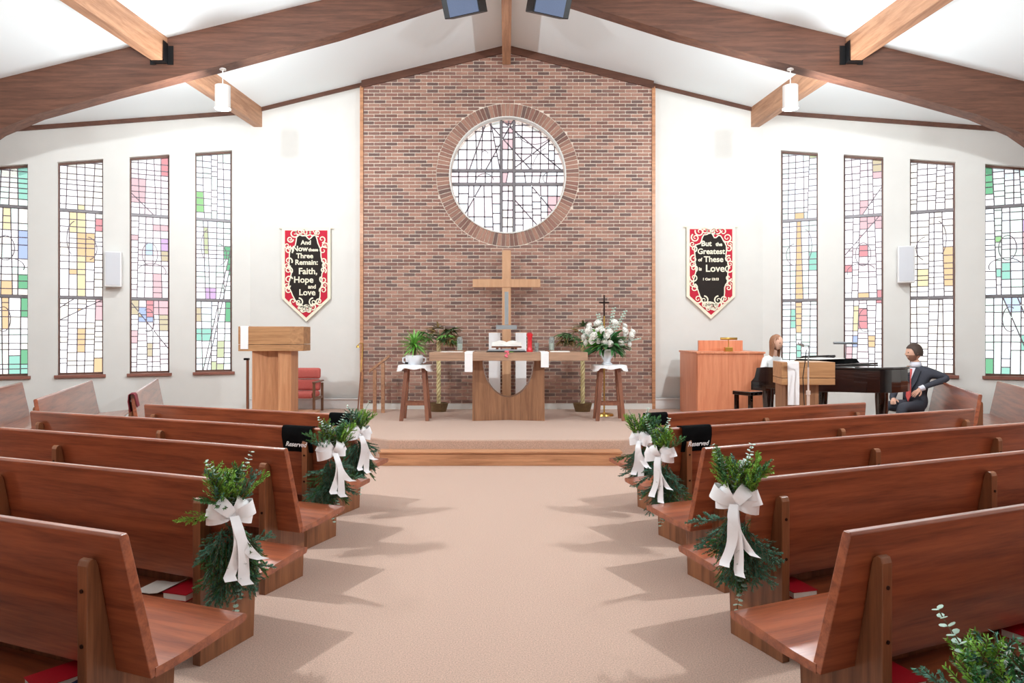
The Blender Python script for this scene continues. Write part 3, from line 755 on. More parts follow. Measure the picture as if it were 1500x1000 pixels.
# runners, trays, papers
def runner(x, drop, label, w=.12):
    g = MB(); pts = [(x, AY + .3, AT + .004), (x, AY - .3, AT + .004), (x, AY - .355, AT + .004), (x, AY - .368, AT - .012), (x, AY - .37, AT - drop)]
    g.ribbon(pts, Vector((1, 0, 0)), w, .005)
    return tag(g.build('altar_runner', 'white_cloth'), label, 'cloth', 'white runners on the altar')
runner((686.5 - VX) * .01045, .30, 'longer white cloth strip hanging over the altar edge below the fern')
runner((798 - VX) * .01045, .23, 'shorter white cloth strip hanging over the altar edge near the red candle')
def flat(name, x0, x1, y0, y1, h, mat, label, cat, bevel=.003, z=None):
    g = MB(); z = AT if z is None else z; g.bb(x0, x1, y0, y1, z, z + h)
    return tag(g.build(name, mat, bevel=bevel), label, cat)
flat('paper_sheet', -1.02, -.68, AY - .3, AY - .02, .006, 'paper', 'white paper lying on the altar end below the fern', 'paper')
flat('paper_sheet', .68, .98, AY - .28, AY - .02, .012, 'paper', 'white folded paper on the altar end nearest the vase', 'paper')
t = thing('serving_tray', 'wide flat silver tray with a dark rim in the middle of the altar', 'tray', (.0, AY - .2, AT))
MB().bb(-.31, .31, -.11, .11, 0, .012).build('base', 'black_metal', t, bevel=.004)
MB().bb(-.29, .29, -.10, .10, .012, .04).build('liner', 'silver', t, bevel=.01)
# altar cross
t = thing('altar_cross', 'small grey metal cross standing on the altar', 'cross', (.0, AY - .02, AT))
MB().bb(-.07, .07, -.04, .05, 0, .05).build('foot', 'silver', t, bevel=.006)
MB().bb(-.03, .03, -.016, .016, .04, .56).build('upright', 'silver', t, bevel=.004)
MB().bb(-.165, .165, -.015, .015, .355, .42).build('crossbar', 'silver', t, bevel=.004)
MB().lathe([(0.001, -.018), (.045, -.018), (.045, .018), (0.001, .018)], seg=16).build('boss', 'brass', t).rotation_euler = (R(90), 0, 0)
t.children[-1].location = (0, 0, .387)
# Bible on its stand
t = thing('open_bible', 'open book with white pages on a wooden stand, behind the altar cross', 'book', (.0, AY + .2, AT))
MB().bb(-.24, .24, -.1, .1, .06, .085).build('stand_top', 'stool_wood', t, bevel=.004)
for s in (-1, 1): MB().bb(s * .15 - .02, s * .15 + .02, -.08, .08, 0, .06).build('stand_foot', 'stool_wood', t)
for s in (-1, 1):
    g = MB(); A = []; B = []
    for i in range(9):
        u = i / 8; A.append((s * .235 * u, -.12, .087 + .035 * math.sin(math.pi * min(1, u * 1.15)) * (1 - .4 * u) + .01)); B.append((s * .235 * u, .12, A[-1][2] + .05))
    A2 = A + [(s * .235, -.12, .086), (0, -.12, .086)]; B2 = B + [(s * .235, .12, .136), (0, .12, .136)]
    g.prism(A2, B2).build('pages', 'paper', t)
# candles
def votive(x, y, label, h=.2):
    t = thing('altar_candle', label, 'candle', (x, y, AT), group='white candles in glass on the altar')
    MB().bb(-.1, .1, -.07, .07, 0, .018).build('base', 'altar_wood', t, bevel=.004)
    MB().lathe([(.0, .018), (.038, .018), (.038, .13), (.0, .13)], seg=16).build('wax', 'wax', t, smooth=False)
    MB().lathe([(.042, .018), (.045, .018), (.045, .2), (.03, .235), (.026, .235), (.04, .2), (.042, .03)], seg=18).build('glass_chimney', 'clear_glass', t, auto=50)
    MB().tube([(0, 0, .13), (0, 0, .15)], .003, 6).build('wick', 'black_metal', t)
votive((673.5 - VX) * .0109, AY + .1, 'white candle in a glass chimney on the altar, on the fern side')
votive((808 - VX) * .0109, AY + .1, 'white candle in a glass chimney on the altar, by the vase side')
t = thing('red_candle', 'tall red glass candle on the altar', 'candle', ((776 - VX) * .0108, AY + .0, AT))
MB().lathe([(0.001, 0), (.05, 0), (.052, .02), (.04, .05), (.036, .1), (.036, .2), (.044, .25), (.05, .27), (.05, .285), (0.001, .285)], seg=20).build('glass', 'red_glass', t, auto=50)
MB().lathe([(0.001, .285), (.038, .285), (.036, .305), (0.001, .305)], seg=16).build('rim', 'red_vinyl', t)
t = thing('water_glass', 'small clear glass beside the red candle', 'glass', ((786 - VX) * .0108, AY - .02, AT))
MB().lathe([(0.001, 0), (.03, 0), (.034, .14), (.03, .14), (.027, .01), (0.001, .01)], seg=18).build('cup', 'clear_glass', t, auto=50)
MB().lathe([(0.001, .012), (.026, .012), (.029, .08), (0.001, .08)], seg=16).build('water', 'clear_glass', t)
t = thing('pink_flower', 'pink blossom lying on the front edge of the altar', 'flower', (.005, AY - .345, AT))
for kx in range(11):
    a = kx * 1.1; dz = .012 if kx < 5 else -.012 - .011 * (kx - 5)
    MB().ball((.02 * math.cos(a), (-.012 if kx < 5 else -.026) + .006 * math.sin(a), dz), .018, 8, 6, sc=(1, .8, .8)).build('petal', 'pink_petal', t, smooth=True)
MB().tube([(0, -.01, .008), (.05, -.004, .006), (.1, .006, .006)], .004, 6).build('stalk', 'leaf_bright', t)

# big cross behind the altar, and the two white hangings beside it
CYY = 12.05
t = thing('standing_cross', 'tall pale wooden cross standing against the brick panel', 'cross', (.0, CYY, PZ))
cxz = lambda y: EYE - (y - VY) * CYY / F - PZ
MB().bb(-.078, .078, -.05, .05, 0, cxz(367)).build('upright', 'cross_wood', t, bevel=.004)
MB().bb(-.595, .595, -.062, .0, cxz(421), cxz(409)).build('crossbar', 'cross_wood', t, bevel=.004)
MB().bb(-.095, .095, -.12, .09, 0, .04).build('foot', 'cross_wood', t, bevel=.004)
for xa, xb, sd in ((716, 733, 'fern'), (755, 771, 'red candle')):
    t = thing('cloth_banner', 'white cloth hanging on a frame beside the tall cross, %s side' % sd, 'banner', ((xa + xb) / 2 * .01215 - VX * .01215, 12.15, PZ), group='white hangings beside the cross')
    wz = lambda y: EYE - (y - VY) * .01215 - PZ
    hw2 = (xb - xa) / 2 * .01215
    g = MB(); g.ribbon([(0, .0 + .006 * math.sin(i * 1.3), wz(487) - (wz(487) - .02) * i / 12) for i in range(13)], Vector((1, 0, 0)), hw2 * 2, .006)
    g.build('cloth', 'white_cloth', t, auto=60)
    MB().tube([(-hw2 - .01, .008, wz(487)), (hw2 + .01, .008, wz(487))], .008, 8).build('rod', 'cross_wood', t)
    for s in (-1, 1): MB().tube([(s * (hw2 - .01), .03, 0), (s * (hw2 - .01), .012, wz(487))], .008, 6).build('leg', 'cross_wood', t)

# stools with cloths
def stool(px, label):
    t = thing('plant_stand', label, 'stool', ((px - VX) * .01085, 10.85, PZ), group='wooden stands beside the altar')
    H = .86
    MB().bb(-.24, .24, -.19, .19, H - .035, H).build('top', 'stool_wood', t, bevel=.006)
    for sx in (-1, 1):
        for sy in (-1, 1):
            a, b = Vector((sx * .135, sy * .11, H - .035)), Vector((sx * .205, sy * .17, 0))
            A = [a + Vector((x, y, 0)) for x, y in ((-.03, -.022), (.03, -.022), (.03, .022), (-.03, .022))]
            B = [b + Vector((x, y, 0)) for x, y in ((-.03, -.022), (.03, -.022), (.03, .022), (-.03, .022))]
            MB().prism(A, B).build('leg', 'stool_wood', t, bevel=.004)
    MB().bb(-.175, .175, -.15, -.12, .24, .285).build('stretcher', 'stool_wood', t)
    MB().bb(-.175, .175, .12, .15, .24, .285).build('stretcher', 'stool_wood', t)
    c = thing('stand_cloth', 'white cloth draped over the top of the ' + ('stand under the vase' if px > 742 else 'stand under the palm pot'), 'cloth', ((px - VX) * .01085, 10.85, PZ + H), group='white cloths on the stands')
    g = MB(); N = 56; top = []; rim = []; low = []
    for i in range(N):
        a = 2 * math.pi * i / N; ca, sa = math.cos(a), math.sin(a)
        k = 1 / max(abs(ca), abs(sa)) ** .75
        top.append((.235 * ca * k, .185 * sa * k, .009)); wv = .015 * math.sin(a * 9)
        rim.append(((.262 + wv * .5) * ca * k, (.212 + wv * .5) * sa * k, .004)); low.append(((.275 + wv) * ca * k, (.225 + wv) * sa * k, -.045 - .03 * (abs(ca) > .6) - .012 * math.sin(a * 7)))
    g.add(top + rim + low, [list(range(N))] + [(i, (i + 1) % N, N + (i + 1) % N, N + i) for i in range(N)] + [(N + i, N + (i + 1) % N, 2 * N + (i + 1) % N, 2 * N + i) for i in range(N)])
    o = g.build('drape', 'white_cloth', c, auto=60)
    md = o.modifiers.new('thick', 'SOLIDIFY'); md.thickness = .004; md.offset = 1
    return PZ + H + .008
ST = stool(609, 'wooden stand with splayed legs under the potted palm')
stool(892, 'wooden stand with splayed legs under the flower vase')

# leaf blade mesh
def blade(L, wd, droop, fold=.2, n=5):
    g = MB(); vs = []
    for i in range(n + 1):
        u = i / n; ww = wd * math.sin(math.pi * (.12 + .88 * u) ** .8) * (1 if u < 1 else 0) + .0008
        y = L * u * (1 - .12 * droop * u); zc = -droop * L * .5 * u * u
        vs += [(-ww / 2, y, zc + fold * ww), (0, y, zc), (ww / 2, y, zc + fold * ww)]
    fs = []
    for i in range(n):
        for k in (0, 1): fs.append((3 * i + k, 3 * i + k + 1, 3 * i + 4 + k, 3 * i + 3 + k))
    g.add(vs, fs); return g
def aim(d, roll=0.0):
    d = Vector(d).normalized(); q = d.to_track_quat('Y', 'Z'); return q.to_matrix().to_4x4() @ Matrix.Rotation(roll, 4, 'Y')
# potted palm on the stand: spiky rosette
t = thing('potted_palm', 'small spiky green palm in a white pot on a wooden stand', 'plant', ((607 - VX) * .01085, 10.85, ST))
px0 = 0
MB().lathe([(0.001, 0), (.10, 0), (.135, .05), (.145, .11), (.135, .155), (.12, .155), (.115, .12), (0.001, .115)], seg=24).build('pot', 'porcelain', t, auto=50)
for s in (-1, 1): MB().tube([(s * .135, -.02, .125), (s * .18, -.02, .11), (s * .18, -.02, .05), (s * .135, -.02, .035)], .012, 8).build('handle', 'porcelain', t, smooth=True)
MB().bb(-.13, -.08, -.142, -.12, .02, .05).build('label_plate', 'black_metal', t)
MB().tube([(0, 0, .1), (.008, 0, .24), (0, 0, .34)], [.02, .016, .014], 8).build('stem', 'twig', t)
bl = {m: blade(.3, .028, .5).mesh('leaf', m) for m in ('palm_green', 'leaf_bright')}
rng = random.Random(11)
for i in range(95):
    a = rng.uniform(0, 6.28); el = rng.uniform(-.5, 1.2); sc = rng.uniform(.65, 1.1)
    M = Matrix.Translation((0, 0, .3 + rng.uniform(-.04, .05))) @ aim((math.cos(a) * math.cos(el), math.sin(a) * math.cos(el), math.sin(el))) @ Matrix.Scale(sc, 4)
    inst('leaf', bl['leaf_bright' if rng.random() < .4 else 'palm_green'], t, M=M)
# braided-trunk palms behind the altar
def braid_tree(px, lean, label, seed, shades):
    Y = 12.0; t = thing('braided_tree', label, 'plant', ((px - VX) * .01205, Y, PZ), group='braided palms behind the altar')
    MB().lathe([(0.001, 0), (.13, 0), (.165, .13), (.172, .15), (.155, .155), (.15, .13), (0.001, .12)], seg=20, sy=.8).build('basket', 'wicker', t, auto=50)
    g = MB(); H = 1.15
    for k in range(3):
        g.tube([(.022 * math.cos(i * .75 + k * 2.09), .022 * math.sin(i * .75 + k * 2.09), .1 + H * i / 40) for i in range(41)], .02, 6)
    g.build('braided_trunk', 'braid', t, smooth=True)
    fb = {m: blade(.24, .04, .7).mesh('leaflet', m) for m in shades}
    rng = random.Random(seed)
    for i in range(20):
        a = rng.uniform(0, 6.28); L = rng.uniform(.15, .34); el = rng.uniform(-.1, .9)
        base = Vector((0, 0, 1.24)); dr = Vector((math.cos(a) * math.cos(el) + lean * .8, math.sin(a) * .6 * math.cos(el) - .05, math.sin(el) * .8)).normalized()
        fr = bpy.data.objects.new('frond', MB().tube([base, base + dr * L * .6 + Vector((0, 0, .03)), base + dr * L], [.007, .005, .003], 5).mesh('frond', 'palm_dark')); C.objects.link(fr); fr.parent = t
        m = rng.choice(shades); nL = 9
        for q in range(nL):
            aa = (q - (nL - 1) / 2) / nL * 3.6
            side = dr.cross(Vector((0, 0, 1))).normalized()
            d = (dr * math.cos(aa) + side * math.sin(aa) + Vector((0, 0, -.15))).normalized()
            if (base + dr * L + d * .22).y + Y > 12.36: d.y = -abs(d.y)
            inst('leaflet', fb[m], fr, M=Matrix.Translation(base + dr * L) @ aim(d, rng.uniform(-.4, .4)) @ Matrix.Scale(rng.uniform(.75, 1.1), 4))
braid_tree(643, .22, 'palm with braided pale trunk in a basket, on the fern side behind the altar', 4, ('palm_green', 'palm_dark', 'palm_brown'))
braid_tree(853, -.25, 'palm with braided pale trunk in a basket, behind the flower vase', 9, ('palm_dark', 'palm_brown'))

# white flower arrangement
t = thing('flower_arrangement', 'white rose arrangement with greenery in a white urn', 'flowers', ((889 - VX) * .01085, 10.85, ST))
MB().lathe([(0.001, 0), (.085, 0), (.09, .02), (.055, .05), (.06, .08), (.105, .15), (.115, .2), (.1, .23), (.115, .25), (.1, .25), (.085, .23), (0.001, .2)], seg=24).build('urn', 'porcelain', t, auto=50)
def rose_mesh():
    g = MB(); g.ball((0, 0, .0), .026, 10, 7)
    for ring, (nr, rr, zz, tl) in enumerate(((4, .018, .012, .2), (5, .03, .004, .6), (6, .04, -.008, 1.0))):
        for i in range(nr):
            a = 2 * math.pi * i / nr + ring * .6
            c = Vector((rr * math.cos(a), rr * math.sin(a), zz)); o = Vector((math.cos(a), math.sin(a), 0)); s = Vector((-math.sin(a), math.cos(a), 0)); up = (Vector((0, 0, 1)) + o * tl).normalized()
            vs = [c + s * (.026 * math.cos(f)) + up * (.026 * math.sin(f)) + o * .006 * math.cos(2 * f) for f in [2 * math.pi * q / 8 for q in range(8)]]
            vs2 = [v - o * .004 for v in vs]; g.prism(vs, vs2)
    return g.mesh('rose', 'rose_white', True)
rm = rose_mesh(); rng = random.Random(5)
pts = []
for i in range(400):
    v = Vector((rng.uniform(-.36, .44), rng.uniform(-.3, .2), rng.uniform(-.02, .36)))
    if (v.x / .43) ** 2 + (v.y / .3) ** 2 + ((v.z - .12) / .24) ** 2 < 1 and (v.x / .32) ** 2 + (v.y / .2) ** 2 + ((v.z - .1) / .16) ** 2 > .8 and all((v - p).length > .085 for p in pts) and v.y < .12: pts.append(v)
for v in pts[:34]:
    p = v + Vector((0, 0, .34)); d = (v - Vector((0, .1, 0))).normalized()
    inst('rose', rm, t, M=Matrix.Translation(p) @ d.to_track_quat('Z', 'Y').to_matrix().to_4x4() @ Matrix.Scale(rng.uniform(.8, 1.3), 4))
lf = {m: blade(.19, .055, .6).mesh('leaf', m) for m in ('leaf_bright', 'palm_dark', 'fir')}
for i in range(130):
    a = rng.uniform(0, 6.28); el = rng.uniform(-.4, .9)
    d = Vector((math.cos(a) * math.cos(el), math.sin(a) * math.cos(el) * .8, math.sin(el)))
    m = 'leaf_bright' if d.x < -.55 and d.z > 0 and rng.random() < .8 else rng.choice(('palm_dark', 'fir', 'fir'))
    inst('leaf', lf[m], t, M=Matrix.Translation(Vector((0, -.02, .3)) + d * rng.uniform(.04, .2)) @ aim(d, rng.uniform(-1, 1)) @ Matrix.Scale(rng.uniform(.9, 1.5), 4))
eu = MB()
for (dx, dz, L) in ((-.15, .5, .5), (.28, .55, .52), (.5, .12, .55), (.1, .6, .45), (-.42, .25, .42)):
    b0 = Vector((0, -.02, .3)); e0 = b0 + Vector((dx, -.05, dz)) * 1.0
    eu.tube([b0, b0.lerp(e0, .5) + Vector((0, 0, .04)), e0], .003, 5)
    for q in range(9):
        pp = b0.lerp(e0, .4 + .6 * q / 8)
        for s in (-1, 1): eu.ball(pp + Vector((s * .02, 0, .004 * s)), .016, 6, 4, sc=(1, .35, .8))
eu.build('filler_sprigs', 'eucalyptus', t)

# processional cross on a pole behind the flowers
t = thing('processional_cross', 'small dark brass cross on a pole behind the flower vase', 'cross', ((885 - VX) * .0114, 11.4, PZ))
MB().lathe([(0.001, 0), (.16, 0), (.15, .03), (.03, .05), (0.001, .05)], seg=20).build('base', 'brass', t, auto=40)
zt = EYE - (432 - VY) * .0114 - PZ
MB().tube([(0, 0, .03), (0, 0, zt - .35)], .013, 8).build('pole', 'brass', t)
MB().bb(-.013, .013, -.008, .008, zt - .36, zt).build('cross_upright', 'bolt_dark', t)
MB().bb(-.085, .085, -.008, .008, zt - .14, zt - .11).build('cross_arm', 'bolt_dark', t)

# handrail at the brick panel
t = thing('handrail', 'pale wooden handrail with two posts by the brick panel', 'handrail', ((554 - VX) * .0118, 11.8, PZ))
for px_, zt_ in ((549, 543), (561, 533)):
    x = (px_ - 554) * .0118; MB().bb(x - .03, x + .03, -.02, .02, 0, EYE - (zt_ - VY) * .0118 - PZ + .02).build('post', 'purlin_wood', t, bevel=.003)
a, b_ = Vector(((541 - 554) * .0118, 0, EYE - (546 - VY) * .0118 - PZ)), Vector(((571 - 554) * .0118, 0, EYE - (523 - VY) * .0118 - PZ))
MB().prism([a + Vector((0, y, z)) for y, z in ((-.03, 0), (.03, 0), (.03, .05), (-.03, .05))], [b_ + Vector((0, y, z)) for y, z in ((-.03, 0), (.03, 0), (.03, .05), (-.03, .05))]).build('rail', 'purlin_wood', t, bevel=.004)
# candle lighter leaning on the wall
t = thing('candle_lighter', 'long brass candle lighter with a bell snuffer leaning on the white wall', 'candle lighter', ((526 - VX) * .0123, 12.2, PZ))
zz = lambda y: EYE - (y - VY) * .0123 - PZ
MB().tube([(0, 0, 0), (.03, .1, zz(545))], .013, 8).build('handle', 'stool_wood', t)
MB().tube([(.03, .1, zz(545)), (.05, .17, zz(508)), (.045, .17, zz(503)), (.0, .165, zz(502)), (-.03, .16, zz(505))], .006, 8).build('rod', 'brass', t)
MB().lathe([(.03, -.05), (.026, -.02), (.01, 0), (0.001, .004)], (-.035, .16, zz(505)), 14).build('snuffer', 'brass', t)

# pulpit
PY = 10.2; pc = (394.5 - VX) * PY / F; pz = lambda y: EYE - (y - VY) * PY / F - PZ
t = thing('pulpit', 'tall wooden pulpit with a wide box top and white strip', 'pulpit', (pc, PY, PZ))
hw = 48.5 * PY / F; wing = 17 * PY / F
top = [(-hw, .12), (-hw + .05, -.05), (hw - wing, -.05), (hw, .06), (hw, .42), (-hw, .42)]
for z0, z1, nm in ((pz(504), pz(478), 'desk_box'), (pz(514), pz(504) - .006, 'desk_skirt')):
    MB().prism([(x, y, z0) for x, y in top], [(x, y, z1) for x, y in top]).build(nm, 'lectern_wood', t, bevel=.004)
base = [(-.27, .12), (-.25, -.02), (-.06, .1), (.1, .1), (.13, .0), (.31, .05), (.31, .4), (-.27, .4)]
MB().prism([(x, y, 0) for x, y in base], [(x, y, pz(514)) for x, y in base]).build('pedestal', 'oak', t, bevel=.003)
MB().bb(.3, .62, .1, .5, 0, .17).build('side_step', 'oak', t, bevel=.004)
MB().tube([(-.40, .2, 0), (-.40, .2, pz(527))], .022, 8).build('rail_post', 'stool_wood', t)
MB().bb(-.45, -.38, .17, .23, pz(528), pz(525)).build('post_cap', 'black_metal', t)
g = MB(); xx = (360 - 394.5) * PY / F
g.ribbon([(xx, .3, pz(478) + .004), (xx, -.045, pz(478) + .004), (xx, -.054, pz(479)), (xx, -.056, pz(511))], Vector((1, 0, 0)), .115, .004)
tag(g.build('pulpit_scarf', 'white_cloth'), 'white cloth strip hanging on the pulpit front', 'cloth').location = t.location

# upholstered chair by the pulpit
t = thing('armchair', 'pink upholstered armchair with wooden arms beside the pulpit', 'chair', ((443 - VX) * .0119, 11.9, PZ))
MB().bb(-.27, .25, -.28, .22, .26, .36).build('seat', 'pink_upholstery', t, bevel=.035)
for z0, z1 in ((.36, .56), (.57, .76)): MB().box((-.01, .24, (z0 + z1) / 2), (.52, .1, z1 - z0), M=Matrix.Rotation(R(-8), 3, 'X')).build('back_cushion', 'pink_upholstery', t, bevel=.035)
for s in (-1, 1):
    for y in (-.26, .26): MB().bb(s * .275 - .02, s * .275 + .02, y - .02, y + .02, 0, .54 if y < 0 else .5).build('leg', 'chair_frame', t, bevel=.004)
    MB().bb(s * .275 - .028, s * .275 + .028, -.29, .28, .52, .55).build('arm', 'chair_frame', t, bevel=.01)
    MB().bb(s * .275 - .015, s * .275 + .015, -.26, .26, .23, .27).build('side_rail', 'chair_frame', t)

# banners
def spiral(cx, cz, r, a0, turns, w0, flip=1, n=20):
    pts = []; ws = []
    for i in range(n + 1):
        u = i / n; a = a0 + flip * turns * 2 * math.pi * u; rr = r * (1 - .86 * u)
        pts.append((cx + rr * math.cos(a), cz + rr * math.sin(a))); ws.append(w0 * (1 - .55 * u))
    return pts, ws
def banner(px0, px1, y0, ypt, ysh, label, lines, seed):
    d = 12.44; k = d / F; cx = ((px0 + px1) / 2 - VX) * k; zt = EYE - (y0 - VY) * k
    hw = (px1 - px0) / 2 * k; Hs = (ysh - y0) * k; Hp = (ypt - y0) * k
    t = thing('wall_banner', label, 'banner', (cx, d, zt), group='pointed felt banners on the white walls')
    def plate(ins, ya, yb, mat, nm):
        f = 1 - ins / hw
        q = [(-hw + ins, -ins), (hw - ins, -ins), (hw - ins, -Hs + ins * .2), (0, -Hp + ins * 1.35), (-hw + ins, -Hs + ins * .2)]
        MB().prism([(x, ya, z) for x, z in q], [(x, yb, z) for x, z in q]).build(nm, mat, t)
    plate(0, 0, .03, 'cream_felt', 'backing'); plate(.055, -.006, 0, 'red_felt', 'red_field')
    rng = random.Random(seed); q = []
    mz, mh, mw = -Hp * .455, Hp * .355, hw * .66
    for i in range(60):
        a = 2 * math.pi * i / 60; ca, sa = math.cos(a), math.sin(a)
        kk = 1 / (abs(ca) ** 4 + abs(sa) ** 4) ** .25; wob = 1 + .06 * math.sin(a * 7 + seed) + .04 * math.sin(a * 13)
        q.append((mw * ca * min(kk, 1.1) * wob, mz + mh * sa * min(kk, 1.08) * wob - (.05 if sa < -.8 else 0)))
    MB().prism([(x, -.011, z) for x, z in q], [(x, -.006, z) for x, z in q]).build('dark_field', 'dark_felt', t)
    g = MB()
    def stroke(pts, ws, y=-.013):
        g.ribbon([(x, y, z) for x, z in pts], [Vector((-(pts[min(i + 1, len(pts) - 1)][1] - pts[max(i - 1, 0)][1]), 0, pts[min(i + 1, len(pts) - 1)][0] - pts[max(i - 1, 0)][0])) for i in range(len(pts))], ws, .004)
    for i in range(26):
        u = i / 26; a = 2 * math.pi * u; ca, sa = math.cos(a), math.sin(a)
        kk = 1 / (abs(ca) ** 5 + abs(sa) ** 5) ** .2
        x, z = (hw - .12) * ca * kk * .98, mz + (mh + .10) * sa * kk * .98
        if z < -Hs + .02: x *= max(.12, 1 - (-Hs + .02 - z) / (Hp - Hs) * 1.05)
        r = rng.uniform(.055, .085); p, w_ = spiral(x, z, r, rng.uniform(0, 6.28), rng.uniform(1.1, 1.5), .026, rng.choice((-1, 1)))
        stroke(p, w_)
    edge = [(x * 1.02, mz + (z - mz) * 1.015) for x, z in q] + [(q[0][0] * 1.02, mz + (q[0][1] - mz) * 1.015)]
    stroke(edge, [.02] * len(edge), -.012)
    for s_ in (-1, 1):
        p, w_ = spiral(s_ * .13, -Hs - .07, .08, 1.57, 1.4, .026, s_); stroke(p, w_, -.0145)
        p, w_ = spiral(s_ * .05, -Hs - .22, .05, 1.57, 1.3, .02, -s_); stroke(p, w_, -.016)
        for zc in (-.22, -.5, -.78): p, w_ = spiral(s_ * (hw - .1), -Hs * (-zc) - .05, .06, 0, 1.4, .022, s_); stroke(p, w_, -.0145)
    g.build('scrollwork', 'cream_felt', t)
    for body, ry, size, xo in lines:
        me = text_mesh(body, size, 'cream_felt', 0, .002, .0035)
        inst('lettering', me, t, (xo * hw, -.013, -(ry - y0) * k), (R(90), 0, 0))
    MB().tube([(-hw - .05, .012, -.012), (hw + .05, .012, -.012)], .012, 8).build('hanging_rod', 'cream_felt', t)
banner(413, 484, 333, 471, 437, 'red and black pointed banner reading Faith, Hope and Love', [('And', 355.5, .11, 0), ('Now', 364.5, .135, -.24), ('these', 366, .08, .3), ('Three', 375, .125, -.05), ('Remain:', 384.5, .13, .02), ('Faith,', 397.5, .16, .08), ('Hope', 410, .16, -.1), ('and', 420, .1, .25), ('Love', 428.5, .155, .05)], 1)
banner(1006, 1077, 331, 467, 434, 'red and black pointed banner reading Greatest of These is Love', [('But', 357, .135, -.2), ('the', 358, .09, .32), ('Greatest', 368.5, .14, .0), ('of', 380.5, .085, -.46), ('These', 380, .145, .1), ('is', 394, .085, -.45), ('Love', 393.5, .18, .16), ('1 Cor 13:13', 409, .06, -.02)], 2)

# wall speakers and ceiling loudspeakers
def wall_speaker(sx, px0, px1, y0, y1, label):
    q = (abs((px0 + px1) / 2 - VX)) / 1000; s = (q * YF - CX) / (math.cos(CA) + math.sin(CA) * q)
    p = angled(sx, s, 0, 0); d = p.y; rz = math.atan2(-math.sin(CA), math.cos(CA)) * sx
    t = thing('wall_speaker', label, 'speaker', (p.x, p.y, EYE - (y1 - VY) * d / F), rz, 'white speakers between the windows')
    w_, h_ = (px1 - px0) * d / F * .98, (y1 - y0) * d / F
    MB().bb(-w_ / 2, w_ / 2, -.22, -.03, 0, h_).build('cabinet', 'white_plastic', t, bevel=.01)
    MB().bb(-w_ / 2 + .02, w_ / 2 - .02, -.228, -.22, .025, h_ - .02).build('grille', 'grey_grille', t)
    MB().bb(-.05, .05, -.03, 0, h_ * .3, h_ * .6).build('wall_bracket', 'white_plastic', t)
wall_speaker(-1, 156, 178, 370, 421, 'white speaker box on the pulpit-side wall between two windows')
wall_speaker(1, 1315, 1337, 362, 415, 'white speaker box on the piano-side wall between two windows')
for sx, sd in ((-1, 'pulpit'), (1, 'piano')):
    t = thing('ceiling_loudspeaker', 'dark loudspeaker hung under the ridge, %s side' % sd, 'speaker', (sx * .57, 8.95, 5.87), R(sx * 16), 'dark loudspeakers under the ridge')
    Mx = Matrix.Rotation(R(24), 3, 'X') @ Matrix.Rotation(R(sx * 4), 3, 'Y')
    MB().box((0, 0, .2), (.5, .34, .44), M=Mx).build('cabinet', 'black_metal', t, bevel=.008)
    MB().box(Vector((-sx * .03, 0, .2)) + Mx @ Vector((0, -.174, 0)), (.40, .012, .42), M=Mx).build('grille', 'speaker_grille', t)
    MB().tube([(0, .05, .35), (0, .05, .89)], .015, 8).build('mount_pipe', 'black_metal', t)

# organ console with music desk and lamp
OY = 11.0; oz = lambda y, d=OY: EYE - (y - VY) * d / F - PZ
t = thing('organ_console', 'reddish oak organ console with a raised music desk', 'organ', (0, OY, PZ))
x0, x1 = (1022 - VX) * .011, (1119 - VX) * .011
MB().bb(x0, x1, 0, .05, 0, oz(518)).build('back_panel', 'organ_wood', t, bevel=.004)
for x in (x0 + .02, x1 - .02): MB().bb(x - .025, x + .025, .045, 1.1, 0, oz(518)).build('side_panel', 'organ_wood', t, bevel=.003)
MB().bb(x0 - .02, x1 + .02, -.02, 1.12, oz(518), oz(516) + .01).build('top', 'organ_wood', t, bevel=.004)
MB().bb(x0 + .17, x1 - .15, .55, .6, oz(517), oz(517) + .2).build('music_desk', 'organ_wood', t, bevel=.004)
MB().bb(x0 + .05, x1 - .05, .5, 1.1, .6, .66).build('key_desk', 'organ_wood', t)
t = thing('console_lamp', 'brass bar lamp on top of the organ console', 'lamp', ((1067 - VX) * .0112, 11.2, PZ + oz(516) + .01))
MB().bb(-.06, .06, -.05, .05, 0, .07).build('base', 'brass', t, bevel=.005)
MB().tube([(0, 0, .06), (.005, .0, .14), (-.01, -.02, .2)], .008, 8).build('stem', 'brass', t)
MB().tube([(-.14, -.03, .21), (.13, -.03, .21)], .022, 10).build('shade', 'brass', t, smooth=True)

# grand piano
t = thing('grand_piano', 'black polished grand piano with its lid lowered', 'piano', (3.5, 9.78, PZ), R(-60))
out = [(.24, 0), (.75, 0), (.95, .04), (1.12, .14), (1.28, .29), (1.44, .40), (1.6, .48), (1.72, .60), (1.79, .76), (1.8, .95), (1.77, 1.15), (1.68, 1.33), (1.52, 1.43), (1.3, 1.45), (.24, 1.45)]
out = [(x if x < .75 else .75 + (x - .75) * .81, y) for x, y in out]
MB().prism([(x, y, .60) for x, y in out], [(x, y, .90) for x, y in out]).build('case', 'piano_black', t, bevel=.006)
lid = [(x - .01 if x < .3 else x + .012, y + (-.015 if y < .7 else .015)) for x, y in out]
MB().prism([(x + (.32 if x < .5 else 0), y, .905) for x, y in lid], [(x + (.32 if x < .5 else 0), y, .93) for x, y in lid]).build('lid', 'piano_black', t, bevel=.004)
fl = [(.56, -.015), (.98, .02), (.98, 1.465), (.56, 1.465)]
MB().prism([(x, y, .932) for x, y in fl], [(x, y, .955) for x, y in fl]).build('lid_flap', 'piano_black', t, bevel=.004)
MB().bb(.0, .26, 0, 1.45, .56, .64).build('key_bed', 'piano_black', t, bevel=.004)
